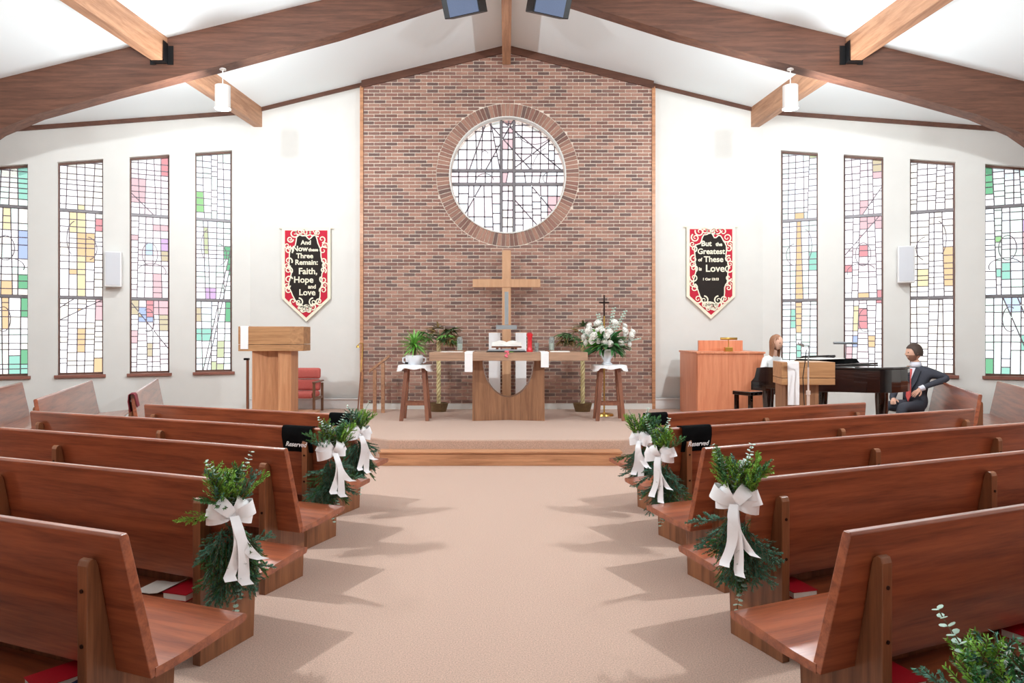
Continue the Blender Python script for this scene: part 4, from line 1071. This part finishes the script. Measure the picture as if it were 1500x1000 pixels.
for y in (0, 1.37):
    q = [(.0, .60), (.0, .68), (.06, .74), (.1, .88), (.26, .9), (.26, .60)]
    MB().prism([(x, y, z) for x, z in q], [(x, y + .08, z) for x, z in q]).build('key_arm', 'piano_black', t, bevel=.006)
MB().bb(.03, .17, .09, 1.36, .64, .665).build('white_keys', 'ivory', t)
g = MB()
for i in range(36):
    if i % 7 not in (2, 6): g.bb(.08, .17, .1 + i * .035 + .011, .1 + i * .035 + .025, .665, .677)
g.build('black_keys', 'piano_black', t)
MB().bb(.18, .24, .08, 1.37, .64, .88).build('fallboard', 'piano_black', t)
MB().box((.5, .72, 1.0), (.03, .72, .2), M=Matrix.Rotation(R(62), 3, 'Y')).build('music_desk', 'piano_black', t, bevel=.004)
for x, y in ((.2, .12), (.2, 1.33), (1.36, .92)):
    MB().lathe([(0.001, 0), (.05, 0), (.045, .04), (.055, .08), (.07, .3), (.08, .5), (.08, .61), (0.001, .61)], (x, y, 0), 14).build('leg', 'piano_black', t, auto=40)
g = MB(); g.bb(.42, .46, .6, .64, .1, .6); g.bb(.42, .46, .82, .86, .1, .6); g.bb(.38, .5, .56, .9, .06, .13)
ly = g.build('pedal_lyre', 'piano_black', t)
for i in range(3): MB().bb(.24, .4, .63 + i * .08, .67 + i * .08, .07, .085).build('pedal', 'brass', ly)
bpy.context.view_layer.update()
PM = Matrix.Translation((3.5, 9.78, PZ)) @ Matrix.Rotation(R(-60), 4, 'Z')
tag(MB().prism([PM @ Vector(p) for p in ((.62, .1, .957), (.95, .1, .957), (.95, 1.1, .957), (.62, 1.1, .957))], [PM @ Vector(p) for p in ((.66, .14, 1.01), (.92, .14, 1.02), (.92, 1.06, 1.02), (.66, 1.06, 1.01))]).build('folded_cover', 'black_cloth', bevel=.01), 'folded black cover lying on the piano lid', 'cover')
tag(MB().prism([PM @ Vector(p) for p in ((.6, .2, 1.02), (.97, .16, 1.02), (.97, .72, 1.02), (.6, .7, 1.02))], [PM @ Vector(p) for p in ((.6, .2, 1.028), (.97, .16, 1.028), (.97, .72, 1.028), (.6, .7, 1.028))]).build('sheet_music', 'paper'), 'white sheet music on top of the piano', 'paper')
t = thing('piano_bench', 'black wooden piano bench beside the organ console', 'bench', PM @ Vector((-.40, .68, 0)), R(-60))
MB().bb(-.17, .17, -.42, .42, .44, .50).build('seat', 'piano_black', t, bevel=.01)
for x in (-.13, .13):
    for y in (-.37, .37): MB().bb(x - .025, x + .025, y - .025, y + .025, 0, .44).build('leg', 'piano_black', t)
# piano lamp bar
t = thing('piano_lamp', 'slim grey bar lamp over the piano music desk', 'lamp', PM @ Vector((.66, 1.2, .957)))
MB().lathe([(0.001, 0), (.05, 0), (.05, .02), (0.001, .02)], seg=14).build('base', 'black_metal', t)
MB().tube([(0, 0, .02), (0, -.02, .2), (-.02, -.05, .27)], .007, 8).build('stem', 'silver', t)
MB().tube([(-.2, -.06, .275), (.14, -.05, .27)], .018, 10).build('shade', 'silver', t)

# lectern by the piano
LY = 8.12; lz = lambda y: EYE - (y - VY) * LY / F
t = thing('lectern', 'wooden lectern with a box top in front of the piano', 'lectern', ((1176 - VX) * LY / F, LY, 0))
k = LY / F
tp = [(-34 * k, -.06), (44 * k, -.06), (44 * k, .4), (-.2, .4)]
for z0, z1, nm in ((lz(553), lz(530), 'desk_box'), (lz(563), lz(553) - .005, 'desk_skirt')):
    MB().prism([(x, y, z0) for x, y in tp], [(x, y, z1) for x, y in tp]).build(nm, 'lectern_wood', t, bevel=.004)
MB().bb(-24 * k, 25 * k, .03, .34, .04, lz(563)).build('pedestal', 'altar_wood', t, bevel=.004)
MB().bb(-32 * k, 32 * k, -.04, .4, 0, .05).build('foot', 'altar_wood', t, bevel=.004)
g = MB(); xx = (1158.5 - 1176) * k
g.ribbon([(xx, .3, lz(530) + .004), (xx, -.055, lz(530) + .004), (xx, -.066, lz(531)), (xx + .004, -.069, lz(560)), (xx + .003, -.067, lz(592))], Vector((1, 0, 0)), .135, .004)
tag(g.build('lectern_scarf', 'white_cloth'), 'long white cloth strip hanging down the lectern front', 'cloth').location = t.location
# microphone stand
MY = 7.8; mz = lambda y: EYE - (y - VY) * MY / F
t = thing('microphone_stand', 'pale microphone stand with a gooseneck before the lectern', 'microphone', ((1184 - VX) * MY / F, MY, 0))
MB().lathe([(0.001, 0), (.13, 0), (.12, .02), (.02, .035), (0.001, .035)], seg=20).build('base', 'pale_metal', t)
MB().tube([(0, 0, .02), (0, 0, mz(575))], .016, 10).build('lower_tube', 'pale_metal', t)
MB().tube([(0, 0, mz(578)), (0, 0, mz(572))], .024, 10).build('clutch', 'pale_metal', t)
MB().tube([(0, 0, mz(575)), (0, 0, mz(538))], .010, 10).build('upper_tube', 'pale_metal', t)
MB().tube([(0, 0, mz(538)), (0, .0, mz(525)), (.012, .0, mz(512)), (.002, .0, mz(506)), (-.04, 0, mz(505)), (-.06, 0, mz(507))], .007, 8).build('gooseneck', 'silver', t, smooth=True)
MB().tube([(-.05, 0, mz(506)), (-.1, 0, mz(503)), (-.115, 0, mz(502))], [.012, .022, .014], 10).build('microphone', 'silver', t)
MB().tube([(-.03, -.02, mz(512)), (-.05, -.03, mz(530)), (-.075, -.03, mz(552)), (-.06, -.03, mz(590)), (-.02, -.03, .2), (-.05, -.05, .03)], .005, 6).build('cable', 'black_metal', t)


# ================================================================== PEW DECORATIONS
def fir_sprig(seed, mat, L=.24):
    rng = random.Random(seed); g = MB()
    def needles(p0, p1, n, ln):
        ax = (p1 - p0).normalized(); a = ax.cross(Vector((0, 0, 1)))
        if a.length < .1: a = ax.cross(Vector((1, 0, 0)))
        a.normalize(); b = ax.cross(a)
        for i in range(n):
            u = (i + rng.random()) / n; p = p0.lerp(p1, u); an = rng.uniform(0, 6.28)
            d = (ax * .75 + a * math.cos(an) + b * math.sin(an) * .75).normalized() * ln * (1 - .35 * u)
            sd = ax.cross(d).normalized() * .0026
            g.add([p - sd, p + sd, p + d * .6 + sd * .8, p + d, p + d * .6 - sd * .8], [(0, 1, 2, 3, 4)], 0)
        g.tube([p0, p1], [.0028, .0014], 4, mi=1)
    o = Vector((0, 0, 0)); tip = Vector((0, L, -.02)); needles(o, tip, 70, .026)
    for k in range(4):
        u = .18 + .19 * k
        for s in (-1, 1):
            b = o.lerp(tip, u); e = b + Vector((s * (.085 - .014 * k), .085 - .01 * k, rng.uniform(-.02, .02))); needles(b, e, 30, .022)
    return g.mesh('fir_sprig', [mat, 'twig'], recalc=False)
FIR = [fir_sprig(1, 'fir'), fir_sprig(2, 'fir_blue'), fir_sprig(3, 'fir'), fir_sprig(4, 'fir_light')]
def euc_mesh(L=.36):
    g = MB(); n = 15; P_ = [Vector((.012 * math.sin(i * .5), L * i / n, .02 * math.sin(i * .3))) for i in range(n + 1)]
    g.tube(P_, .002, 5, mi=1)
    for i in range(2, n + 1):
        r = .019 * (1.15 - .6 * i / n)
        for s in (-1, 1):
            a = i * 1.1; d = Vector((math.cos(a) * s, .25, math.sin(a) * s)).normalized()
            c = P_[i] + d * r; sd = d.cross(Vector((0, 1, 0))).normalized()
            q = [c + (d * math.cos(f) + sd * math.sin(f)) * r for f in [2 * math.pi * k / 7 for k in range(7)]]
            g.prism(q, [v + Vector((0, .0015, 0)) for v in q])
    return g.mesh('eucalyptus_sprig', ['eucalyptus', 'twig'])
EUC = euc_mesh()
def bow(t, seed, s=1.0):
    rng = random.Random(seed); g = MB(); F_ = Vector((0, -1, 0))
    def loop(ang, L, wd, lift):
        d = Vector((math.cos(ang), 0, math.sin(ang))); pts = []; ws = []
        n_ = d.cross(F_).normalized()
        for i in range(13):
            u = i / 12; a = 2 * math.pi * u
            r = L * (1 - math.cos(a)) / 2
            pts.append(d * r + F_ * (lift + .045 * math.sin(a)) ); ws.append(n_)
        g.ribbon(pts, ws, [wd * (.45 + .55 * math.sin(math.pi * i / 12)) for i in range(13)], .0015)
    for a, L in ((.35, .14), (-.12, .13), (.95, .11), (2.75, .145), (3.25, .14), (2.2, .12)):
        loop(a + rng.uniform(-.12, .12), L * s * rng.uniform(.92, 1.08), .085 * s, .03 + rng.uniform(0, .02))
    g.build('bow_loops', 'satin', t, auto=60)
    MB().ball((0, -.055, 0), .028 * s, 10, 8, sc=(1, .8, 1.1)).build('bow_knot', 'satin', t, smooth=True)
    for x1, L, cv in ((-.03, .36, .03), (.07, .27, -.03), (.02, .40, .015)):
        pts = [Vector((x1 * u * 1.6 + cv * math.sin(3 * u), -.085 - .045 * math.sin(math.pi * u * .8) - .012 * math.sin(7 * u), -L * s * u * (.98))) for u in [i / 12 for i in range(13)]]
        pts[-1] += Vector((.015, -.02, .008))
        wv = [Vector((1, -.35 * math.sin(4 * i / 12 + seed), 0)) for i in range(13)]
        MB().ribbon(pts, wv, [.05 * s + .015 * s * min(1, i / 5) for i in range(13)], .0015).build('bow_tail', 'satin', t, auto=60)
def swag(loc, rz, label, seed, s=1.0):
    """origin at the bow; the greenery fans up and hangs down the pew end"""
    rng = random.Random(seed); t = thing('evergreen_swag', label, 'swag', loc, rz, 'evergreen swags with white bows on the pew ends')
    for i in range(74):
        low = i >= 20
        if low: a = -math.pi / 2 + rng.gauss(0, .7); r0 = rng.uniform(.0, .27)
        else: a = math.pi / 2 + rng.gauss(0, .42); r0 = rng.uniform(0, .06)
        d = Vector((math.cos(a), rng.uniform(-.16, .04), math.sin(a)))
        p = Vector((rng.uniform(-.07, .07), -.015 - rng.uniform(0, .03), (-.04 - r0) if low else r0))
        me = FIR[3] if (not low and rng.random() < .45) else (FIR[1] if low and rng.random() < .55 else rng.choice(FIR[:3]))
        inst('fir_sprig', me, t, M=Matrix.Translation(p * s) @ aim(d, rng.uniform(-.5, .5)) @ Matrix.Scale(s * rng.uniform(.8, 1.15), 4))
    for a, L in ((1.32, 1.0), (1.95, .95), (-1.5, 1.3)):
        inst('eucalyptus_sprig', EUC, t, M=Matrix.Translation((0, -.03 if a < 0 else -.04, .02 if a > 0 else -.14)) @ aim((math.cos(a), -.08, math.sin(a))) @ Matrix.Scale(L * s * .95, 4))
    bow(t, seed, s)
    MB().ribbon([(0, .0, .05), (0, .01, .16), (0, .03, .2)], Vector((1, 0, 0)), .03, .002).build('hanging_ribbon', 'satin', t)
    return t
def pew_pt(sx, r, u, y, z):
    o = PEW[(sx, r)]; M = Matrix.Translation(o.location) @ Matrix.Rotation(o.rotation_euler.z, 4, 'Z')
    return M @ Vector((sx * u, y, z))
for sx, r, px, py, sd, od in ((-1, 3, 333, 752, 'pulpit', 'fourth'), (1, 3, 1086, 735, 'piano', 'fourth'), (-1, 1, 483, 662, 'pulpit', 'second'), (1, 1, 972, 668, 'piano', 'second'),
                              (-1, 0, 522, 637, 'pulpit', 'front'), (1, 0, 943, 645, 'piano', 'front'), (1, 5, 1478, 962, 'piano', 'sixth')):
    e = pew_pt(sx, r, -.01, -.52, .74)                       # end of the backrest
    p = P(px, py, e.y - .05)
    p = Vector((e.x - sx * .05 if abs(p.x - e.x) > .25 else p.x, e.y - .03, p.z if .5 < p.z < .9 else .74))
    swag(p, R(-sx * 38) , 'evergreen swag with a white satin bow on the %s row pew end, %s side' % (od, sd), 20 + r * 3 + sx, .86)
# cloths over the backs
def back_cloth(sx, r, u0, u1, mat, label, drop=.19, text=None, cat='cloth'):
    o = PEW[(sx, r)]; t = thing('pew_cloth', label, cat, o.location, o.rotation_euler.z, 'black reserved cloths on the pew backs')
    g = MB(); N = 6
    path = [(-.60 + (drop - .19) * .0 + .0, .93 - drop), (-.607, .86), (-.600, .92), (-.588, .9375), (-.56, .9375), (-.535, .935), (-.528, .915), (-.50, .75)]
    path[0] = (-.580, .93 - drop)
    rows = []
    for y, z in path: rows.append([(sx * (u0 + (u1 - u0) * i / N), y - (.006 if z < .9 and y < -.57 else 0) * math.sin(i * 1.7), z) for i in range(N + 1)])
    vs = [v for rw in rows for v in rw]; W_ = N + 1
    g.add(vs, [(j * W_ + i, j * W_ + i + 1, (j + 1) * W_ + i + 1, (j + 1) * W_ + i) for j in range(len(rows) - 1) for i in range(N)])
    ob = g.build('cloth', mat, t, auto=60); md = ob.modifiers.new('thick', 'SOLIDIFY'); md.thickness = .005; md.offset = 0
    if text:
        me = text_mesh(text, .052, 'white_cloth', .35, .0008, .0006)
        inst('lettering', me, t, (sx * (u0 + u1) / 2, -.612, .80), (R(90), 0, 0))
    return t
back_cloth(-1, 1, .14, .42, 'black_cloth', 'black cloth lettered Reserved on the second pulpit-side pew', text='Reserved')
back_cloth(1, 1, .14, .42, 'black_cloth', 'black cloth lettered Reserved on the second piano-side pew', text='Reserved')
back_cloth(-1, 0, .04, .26, 'black_cloth', 'black cloth over the front pulpit-side pew behind the swag', text='Reserved')
back_cloth(1, 0, .04, .26, 'black_cloth', 'black cloth over the front piano-side pew behind the swag', text='Reserved')
o = PEW['C']; t = thing('maroon_cloth', 'maroon cloth folded over the end of the side pew near the pulpit', 'cloth', o.location, o.rotation_euler.z)
g = MB(); rows = []
for y, z in ((-.578, .72), (-.598, .85), (-.592, .93), (-.575, .942), (-.54, .942), (-.525, .92), (-.50, .78)): rows.append([(-u, y, z - .03 * abs(u - .1)) for u in (.0, .06, .12, .18, .24)])
g.add([v for rw in rows for v in rw], [(j * 5 + i, j * 5 + i + 1, j * 5 + 6 + i, j * 5 + 5 + i) for j in range(len(rows) - 1) for i in range(4)])
ob = g.build('drape', 'maroon_cloth', t, auto=60); md = ob.modifiers.new('thick', 'SOLIDIFY'); md.thickness = .008; md.offset = 0
# hymnals on the shelves
def book(sx, r, u, y, rot, cover, label, w_=.145, d_=.2, h_=.036, z0=.298):
    o = PEW[(sx, r)]; p = pew_pt(sx, r, u, y, z0)
    t = thing('hymnal', label, 'book', p, o.rotation_euler.z + rot, 'hymnals on the pew shelves')
    MB().bb(-w_ / 2 + .004, w_ / 2 - .004, -d_ / 2 + .004, d_ / 2 - .006, .003, h_ - .003).build('pages', 'paper', t)
    MB().bb(-w_ / 2, w_ / 2, -d_ / 2, d_ / 2, 0, .003).build('back_cover', cover, t); MB().bb(-w_ / 2, w_ / 2, -d_ / 2, d_ / 2, h_ - .003, h_).build('front_cover', cover, t)
    MB().bb(-w_ / 2, w_ / 2, d_ / 2 - .003, d_ / 2, 0, h_).build('spine', cover, t)
book(1, 4, .36, -.50, R(-4), 'red_vinyl', 'red hymnal on the shelf of the fifth piano-side pew, by the support')
book(1, 4, 1.25, -.50, R(6), 'red_vinyl', 'red hymnal on the shelf of the fifth piano-side pew, away from the aisle')
book(1, 3, .36, -.50, R(-8), 'red_vinyl', 'red hymnal on the shelf of the fourth piano-side pew')
book(-1, 3, .37, -.50, R(5), 'red_vinyl', 'red hymnal on the shelf of the fourth pulpit-side pew')
book(-1, 4, .45, -.515, R(-18), 'red_vinyl', 'red hymnal lying askew on the shelf of the fifth pulpit-side pew')
book(-1, 4, .295, -.53, R(5), 'navy_cover', 'navy book with white pages beside the red hymnal, fifth pulpit-side pew', .09, .15)
p = pew_pt(-1, 3, .56, -.5, .2985)
t = thing('leaflet', 'curled white leaflet beside the hymnal on the fourth pulpit-side pew', 'paper', p, R(-14))
MB().ribbon([(-.1, 0, .004), (-.05, 0, .006), (0, 0, .004), (.05, 0, .012), (.09, 0, .03)], Vector((0, 1, 0)), .17, .002).build('sheet', 'paper', t)

# ================================================================== PEOPLE
def figure(t, joints, bones, mat_of, name='body', sub=2):
    names = list(joints); idx = {n_: i for i, n_ in enumerate(names)}
    me = bpy.data.meshes.new(name); me.from_pydata([joints[n_][0] for n_ in names], [(idx[a], idx[b]) for a, b in bones], [])
    o = bpy.data.objects.new(name, me); C.objects.link(o)
    sk = o.modifiers.new('skin', 'SKIN'); sk.use_smooth_shade = True
    ss = o.modifiers.new('sub', 'SUBSURF'); ss.levels = sub; ss.render_levels = sub
    for i, n_ in enumerate(names):
        r = joints[n_][1]; r = r if isinstance(r, tuple) else (r, r)
        me.skin_vertices[0].data[i].radius = r
    me.skin_vertices[0].data[0].use_root = True
    bpy.context.view_layer.update(); dg = bpy.context.evaluated_depsgraph_get()
    m2 = bpy.data.meshes.new_from_object(o.evaluated_get(dg)); bpy.data.objects.remove(o)
    used = []
    rad = lambda n_: (sum(joints[n_][1]) / 2 if isinstance(joints[n_][1], tuple) else joints[n_][1])
    segs = [(Vector(joints[a][0]), Vector(joints[b][0]), mat_of(a, b), rad(a), rad(b)) for a, b in bones]
    m2.materials.clear()
    for s in segs:
        if s[2] not in used: used.append(s[2]); m2.materials.append(MATS[s[2]])
    for p in m2.polygons:
        c = p.center; best = None
        for a, b, m, ra_, rb2 in segs:
            ab = b - a; u = max(0, min(1, (c - a).dot(ab) / max(1e-9, ab.length_squared))); dd = (c - (a + ab * u)).length / (ra_ + (rb2 - ra_) * u)
            if best is None or dd < best[0]: best = (dd, m)
        p.material_index = used.index(best[1]); p.use_smooth = True
    ob = bpy.data.objects.new(name, m2); C.objects.link(ob); ob.parent = t
    return ob
def head_mesh(R_, beard=None):
    """face looks along +y; z up; centre of the skull at the origin; R_ = half the head height"""
    g = MB(); seg, rings = 28, 22; vs = []
    for i in range(rings + 1):
        a = -math.pi / 2 + math.pi * i / rings
        for k in range(seg):
            th = 2 * math.pi * k / seg; x, y, z = math.cos(a) * math.cos(th), math.cos(a) * math.sin(th), math.sin(a)
            X, Y, Z = .68 * x, .84 * y, z
            if z < 0: X *= 1 - .30 * (-z) ** 1.5; Y = Y * (1 - .25 * (-z) ** 1.4) + .12 * (-z)
            if y > 0:
                fr = max(0, y) ** 6
                Y += .16 * math.exp(-((X / .09) ** 2) - (((Z + .16) / .14) ** 2)) * (y > .3)
                Y += .05 * math.exp(-((X / .16) ** 2) - (((Z + .46) / .07) ** 2)) * (y > .3)
                Y -= .07 * (math.exp(-(((X - .26) / .11) ** 2) - (((Z - .02) / .08) ** 2)) + math.exp(-(((X + .26) / .11) ** 2) - (((Z - .02) / .08) ** 2)))
                Y += .04 * math.exp(-(((Z - .14) / .06) ** 2)) * fr + .07 * math.exp(-((X / .2) ** 2) - (((Z + .8) / .16) ** 2))
            vs.append((X * R_, Y * R_, Z * R_))
    fs = [(i * seg + k, i * seg + (k + 1) % seg, (i + 1) * seg + (k + 1) % seg, (i + 1) * seg + k) for i in range(rings) for k in range(seg)]
    g.add(vs, fs)
    for j, f in enumerate(g.f):
        c = [sum(g.v[i][q] for i in f) / 4 / R_ for q in range(3)]
        if beard and c[2] < -.34 and c[1] > -.1 and not (abs(c[0]) < .2 and -.52 < c[2] < -.42): g.m[j] = 1
    for s in (-1, 1): g.ball((s * .69 * R_, -.05 * R_, -.08 * R_), .17 * R_, 8, 6, sc=(.4, .7, 1.15)); g.ball((s * .26 * R_, .70 * R_, .01 * R_), .075 * R_, 8, 6, mi=2)
    return g
def hair_cap(R_, long=0.0, seed=1):
    g = MB(); seg, rings = 26, 14; rng = random.Random(seed); vs = []
    for i in range(rings + 1):
        for k in range(seg):
            th = 2 * math.pi * k / seg; front = max(0, math.sin(th))
            low = (-.3 if long == 0 else -.45) - long * (1 - front ** .5 if front > .25 else 1) if front < .55 else .42
            if .25 < front < .55: low = -.35 + (front - .25) / .3 * .75 if long == 0 else -.2 + (front - .25) / .3 * .6
            amax = math.pi / 2; zt = 1.0; u = i / rings
            z = 1.09 + (low - 1.09) * u; zz = max(-.999, min(.999, z / 1.1))
            rr = math.sqrt(1 - zz * zz) if z > 0 else (1 - .1 * min(1, -z))
            bulge = 1.07 + .03 * rng.random()
            vs.append((.71 * rr * math.cos(th) * bulge * R_, (.86 * rr * math.sin(th) * bulge - .03) * R_, z * R_))
    fs = [(i * seg + k, i * seg + (k + 1) % seg, (i + 1) * seg + (k + 1) % seg, (i + 1) * seg + k) for i in range(rings) for k in range(seg)]
    g.add(vs, fs); return g
def hand(J, B, pre, w, d, up, s=1.0):
    """palm and five fingers from wrist w along d; 'up' is the back of the hand"""
    d = Vector(d).normalized(); sd = d.cross(Vector(up)).normalized(); up = sd.cross(d).normalized(); w = Vector(w)
    J[pre + 'palm'] = (tuple(w + d * .055 * s), (.036 * s, .018 * s)); B.append((pre + 'wrist', pre + 'palm'))
    for i, (o, L) in enumerate(((-.028, .066), (-.010, .078), (.010, .074), (.027, .058))):
        b = w + d * .088 * s + sd * o * s
        m_ = b + d * L * .5 * s - up * .010 * s; e = m_ + d * L * .38 * s - up * .026 * s
        J[pre + 'f%da' % i] = (tuple(b), .0095 * s); J[pre + 'f%db' % i] = (tuple(m_), .0088 * s); J[pre + 'f%dc' % i] = (tuple(e), .0075 * s)
        B += [(pre + 'palm', pre + 'f%da' % i), (pre + 'f%da' % i, pre + 'f%db' % i), (pre + 'f%db' % i, pre + 'f%dc' % i)]
    a = w + d * .035 * s - sd * .036 * s; c = a + d * .035 * s - sd * .022 * s - up * .012 * s; e = c + d * .028 * s - up * .008 * s
    for n_, p_, r_ in (('ta', a, .012), ('tb', c, .010), ('tc', e, .008)): J[pre + n_] = (tuple(p_), r_ * s)
    B += [(pre + 'palm', pre + 'ta'), (pre + 'ta', pre + 'tb'), (pre + 'tb', pre + 'tc')]

# seated man in a suit, arm over the pew back (local: y = where he faces, x = his right)
MS = 1.1
t = thing('person', 'man in a dark suit and coral tie, arm over the pew back', 'person', (6.36, 10.62, .43), R(112))
t.scale = (MS, MS, MS)
J = {'pelvis': ((0, .02, .11), (.165, .125)), 'waist': ((0, .0, .27), (.15, .105)), 'chest': ((-.01, -.02, .50), (.175, .115)), 'neckbase': ((0, -.02, .66), (.085, .075)), 'neck': ((0, .0, .72), .055), 'skull': ((0, .012, .77), .052),
     'lsh': ((-.18, -.03, .59), .072), 'lelb': ((-.38, -.15, .505), .055), 'lfore': ((-.31, .02, .45), .045), 'lwrist': ((-.21, .16, .37), .032),
     'rsh': ((.18, -.01, .59), .072), 'relb': ((.25, .08, .33), .056), 'rfore': ((.19, .22, .2), .045), 'rwrist': ((.1, .30, .195), .032),
     'lhip': ((-.1, .05, .09), .1), 'lknee': ((-.15, .46, .12), .075), 'lshin': ((-.15, .5, -.1), .06), 'lank': ((-.15, .47, -.33), .043), 'ltoe': ((-.16, .62, -.37), (.042, .03)),
     'rhip': ((.1, .05, .09), .1), 'rknee': ((.12, .47, .11), .075), 'rshin': ((.13, .5, -.1), .06), 'rank': ((.13, .48, -.33), .043), 'rtoe': ((.14, .63, -.37), (.042, .03))}
B = [('pelvis', 'waist'), ('waist', 'chest'), ('chest', 'neckbase'), ('neckbase', 'neck'), ('neck', 'skull'), ('chest', 'lsh'), ('lsh', 'lelb'), ('lelb', 'lfore'), ('lfore', 'lwrist'), ('chest', 'rsh'), ('rsh', 'relb'), ('relb', 'rfore'), ('rfore', 'rwrist'),
     ('pelvis', 'lhip'), ('lhip', 'lknee'), ('lknee', 'lshin'), ('lshin', 'lank'), ('lank', 'ltoe'), ('pelvis', 'rhip'), ('rhip', 'rknee'), ('rknee', 'rshin'), ('rshin', 'rank'), ('rank', 'rtoe')]
hand(J, B, 'l', (-.21, .16, .37), (.35, .55, -.55), (-.5, .5, .5)); hand(J, B, 'r', (.1, .30, .195), (-.5, .75, -.15), (.1, .1, 1))
def man_mat(a, b):
    if 'toe' in b: return 'piano_black'
    if b[1:] in ('palm', 'ta', 'tb', 'tc') or b[1:2] == 'f' and b[1:] != 'fore' or b == 'skull' or b == 'neck': return 'skin'
    return 'suit'
figure(t, J, B, man_mat)
HR = .125
hm = head_mesh(HR, True).build('head', ['skin', 'beard', 'eye_dark'], t, smooth=True); hm.location = (0, .03, .855); hm.rotation_euler = (0, 0, R(-28))
hr = hair_cap(HR).build('hair', 'hair_dark', t, smooth=True); hr.location = (0, .03, .855); hr.rotation_euler = (R(4), 0, R(-28))
def chest_panel(nm, mat, pts, th):
    MB().prism([(x, y, z + .045) for x, y, z in pts], [(x, y - th, z + .045) for x, y, z in pts]).build(nm, mat, t, bevel=.004)
chest_panel('shirt_front', 'shirt', [(-.065, .075, .60), (.055, .075, .60), (.03, .115, .45), (.0, .125, .26), (-.03, .12, .45)], .05)
chest_panel('tie', 'tie', [(-.02, .105, .585), (.015, .105, .585), (.028, .145, .40), (.03, .155, .2), (-.005, .16, .12), (-.04, .155, .2), (-.032, .145, .40)], .02)
MB().lathe([(.074, 0), (.086, .0), (.064, .07), (.052, .072)], (0, -.008, .655), 18).build('shirt_collar', 'shirt', t, smooth=True)
for s, q in ((-1, [(-.065, .07, .61), (-.13, .06, .56), (-.10, .10, .42), (-.02, .128, .26), (-.035, .118, .45)]), (1, [(.055, .07, .61), (.125, .065, .56), (.09, .10, .42), (.015, .128, .26), (.03, .118, .45)])):
    chest_panel('lapel', 'suit', [(x, y + .01, z) for x, y, z in q], .015)
MB().tube([(-.232, .135, .385), (-.20, .18, .36)], [.04, .037], 12).build('shirt_cuff', 'shirt', t)

# pianist
t = thing('person', 'long-haired pianist in a white top seated at the grand piano', 'person', PM @ Vector((-.26, .72, .50)), R(-60 - 90))
J = {'pelvis': ((0, 0, .10), (.165, .13)), 'waist': ((0, .02, .24), (.125, .095)), 'chest': ((0, .05, .40), (.145, .10)), 'neckbase': ((0, .06, .52), (.07, .06)), 'neck': ((0, .085, .59), .045), 'skull': ((0, .1, .64), .045),
     'lsh': ((-.155, .05, .475), .056), 'lelb': ((-.22, .04, .25), .045), 'lfore': ((-.18, .13, .235), .038), 'lwrist': ((-.14, .225, .22), .028),
     'rsh': ((.155, .05, .475), .056), 'relb': ((.22, .04, .25), .045), 'rfore': ((.18, .13, .235), .038), 'rwrist': ((.14, .225, .22), .028),
     'lhip': ((-.09, .06, .085), .095), 'lknee': ((-.12, .42, -.03), .075), 'lshin': ((-.12, .44, -.2), .07), 'lank': ((-.12, .40, -.42), .04), 'ltoe': ((-.12, .54, -.465), (.038, .028)),
     'rhip': ((.09, .06, .085), .095), 'rknee': ((.12, .42, -.03), .075), 'rshin': ((.12, .44, -.2), .07), 'rank': ((.12, .40, -.42), .04), 'rtoe': ((.12, .54, -.465), (.038, .028))}
B = [b for b in B[:23]]
hand(J, B, 'l', (-.14, .225, .22), (.1, 1, -.1), (0, 0, 1), .9); hand(J, B, 'r', (.14, .225, .22), (-.1, 1, -.1), (0, 0, 1), .9)
def pia_mat(a, b):
    if 'toe' in b: return 'piano_black'
    if b in ('lknee', 'rknee', 'lhip', 'rhip', 'lshin', 'rshin'): return 'skirt_print'
    if b[1:] in ('palm', 'ta', 'tb', 'tc', 'ank') or (b[1:2] == 'f' and b[1:] != 'fore') or b in ('skull', 'neck'): return 'skin'
    return 'blouse'
figure(t, J, B, pia_mat)
HR = .112
hm = head_mesh(HR).build('head', ['skin', 'beard', 'eye_dark'], t, smooth=True); hm.location = (0, .13, .735); hm.rotation_euler = (R(-8), 0, 0)
hr = hair_cap(HR, 1.5, 3).build('hair', 'hair_brown', t, smooth=True); hr.location = (0, .12, .735); hr.rotation_euler = (R(-4), 0, 0)
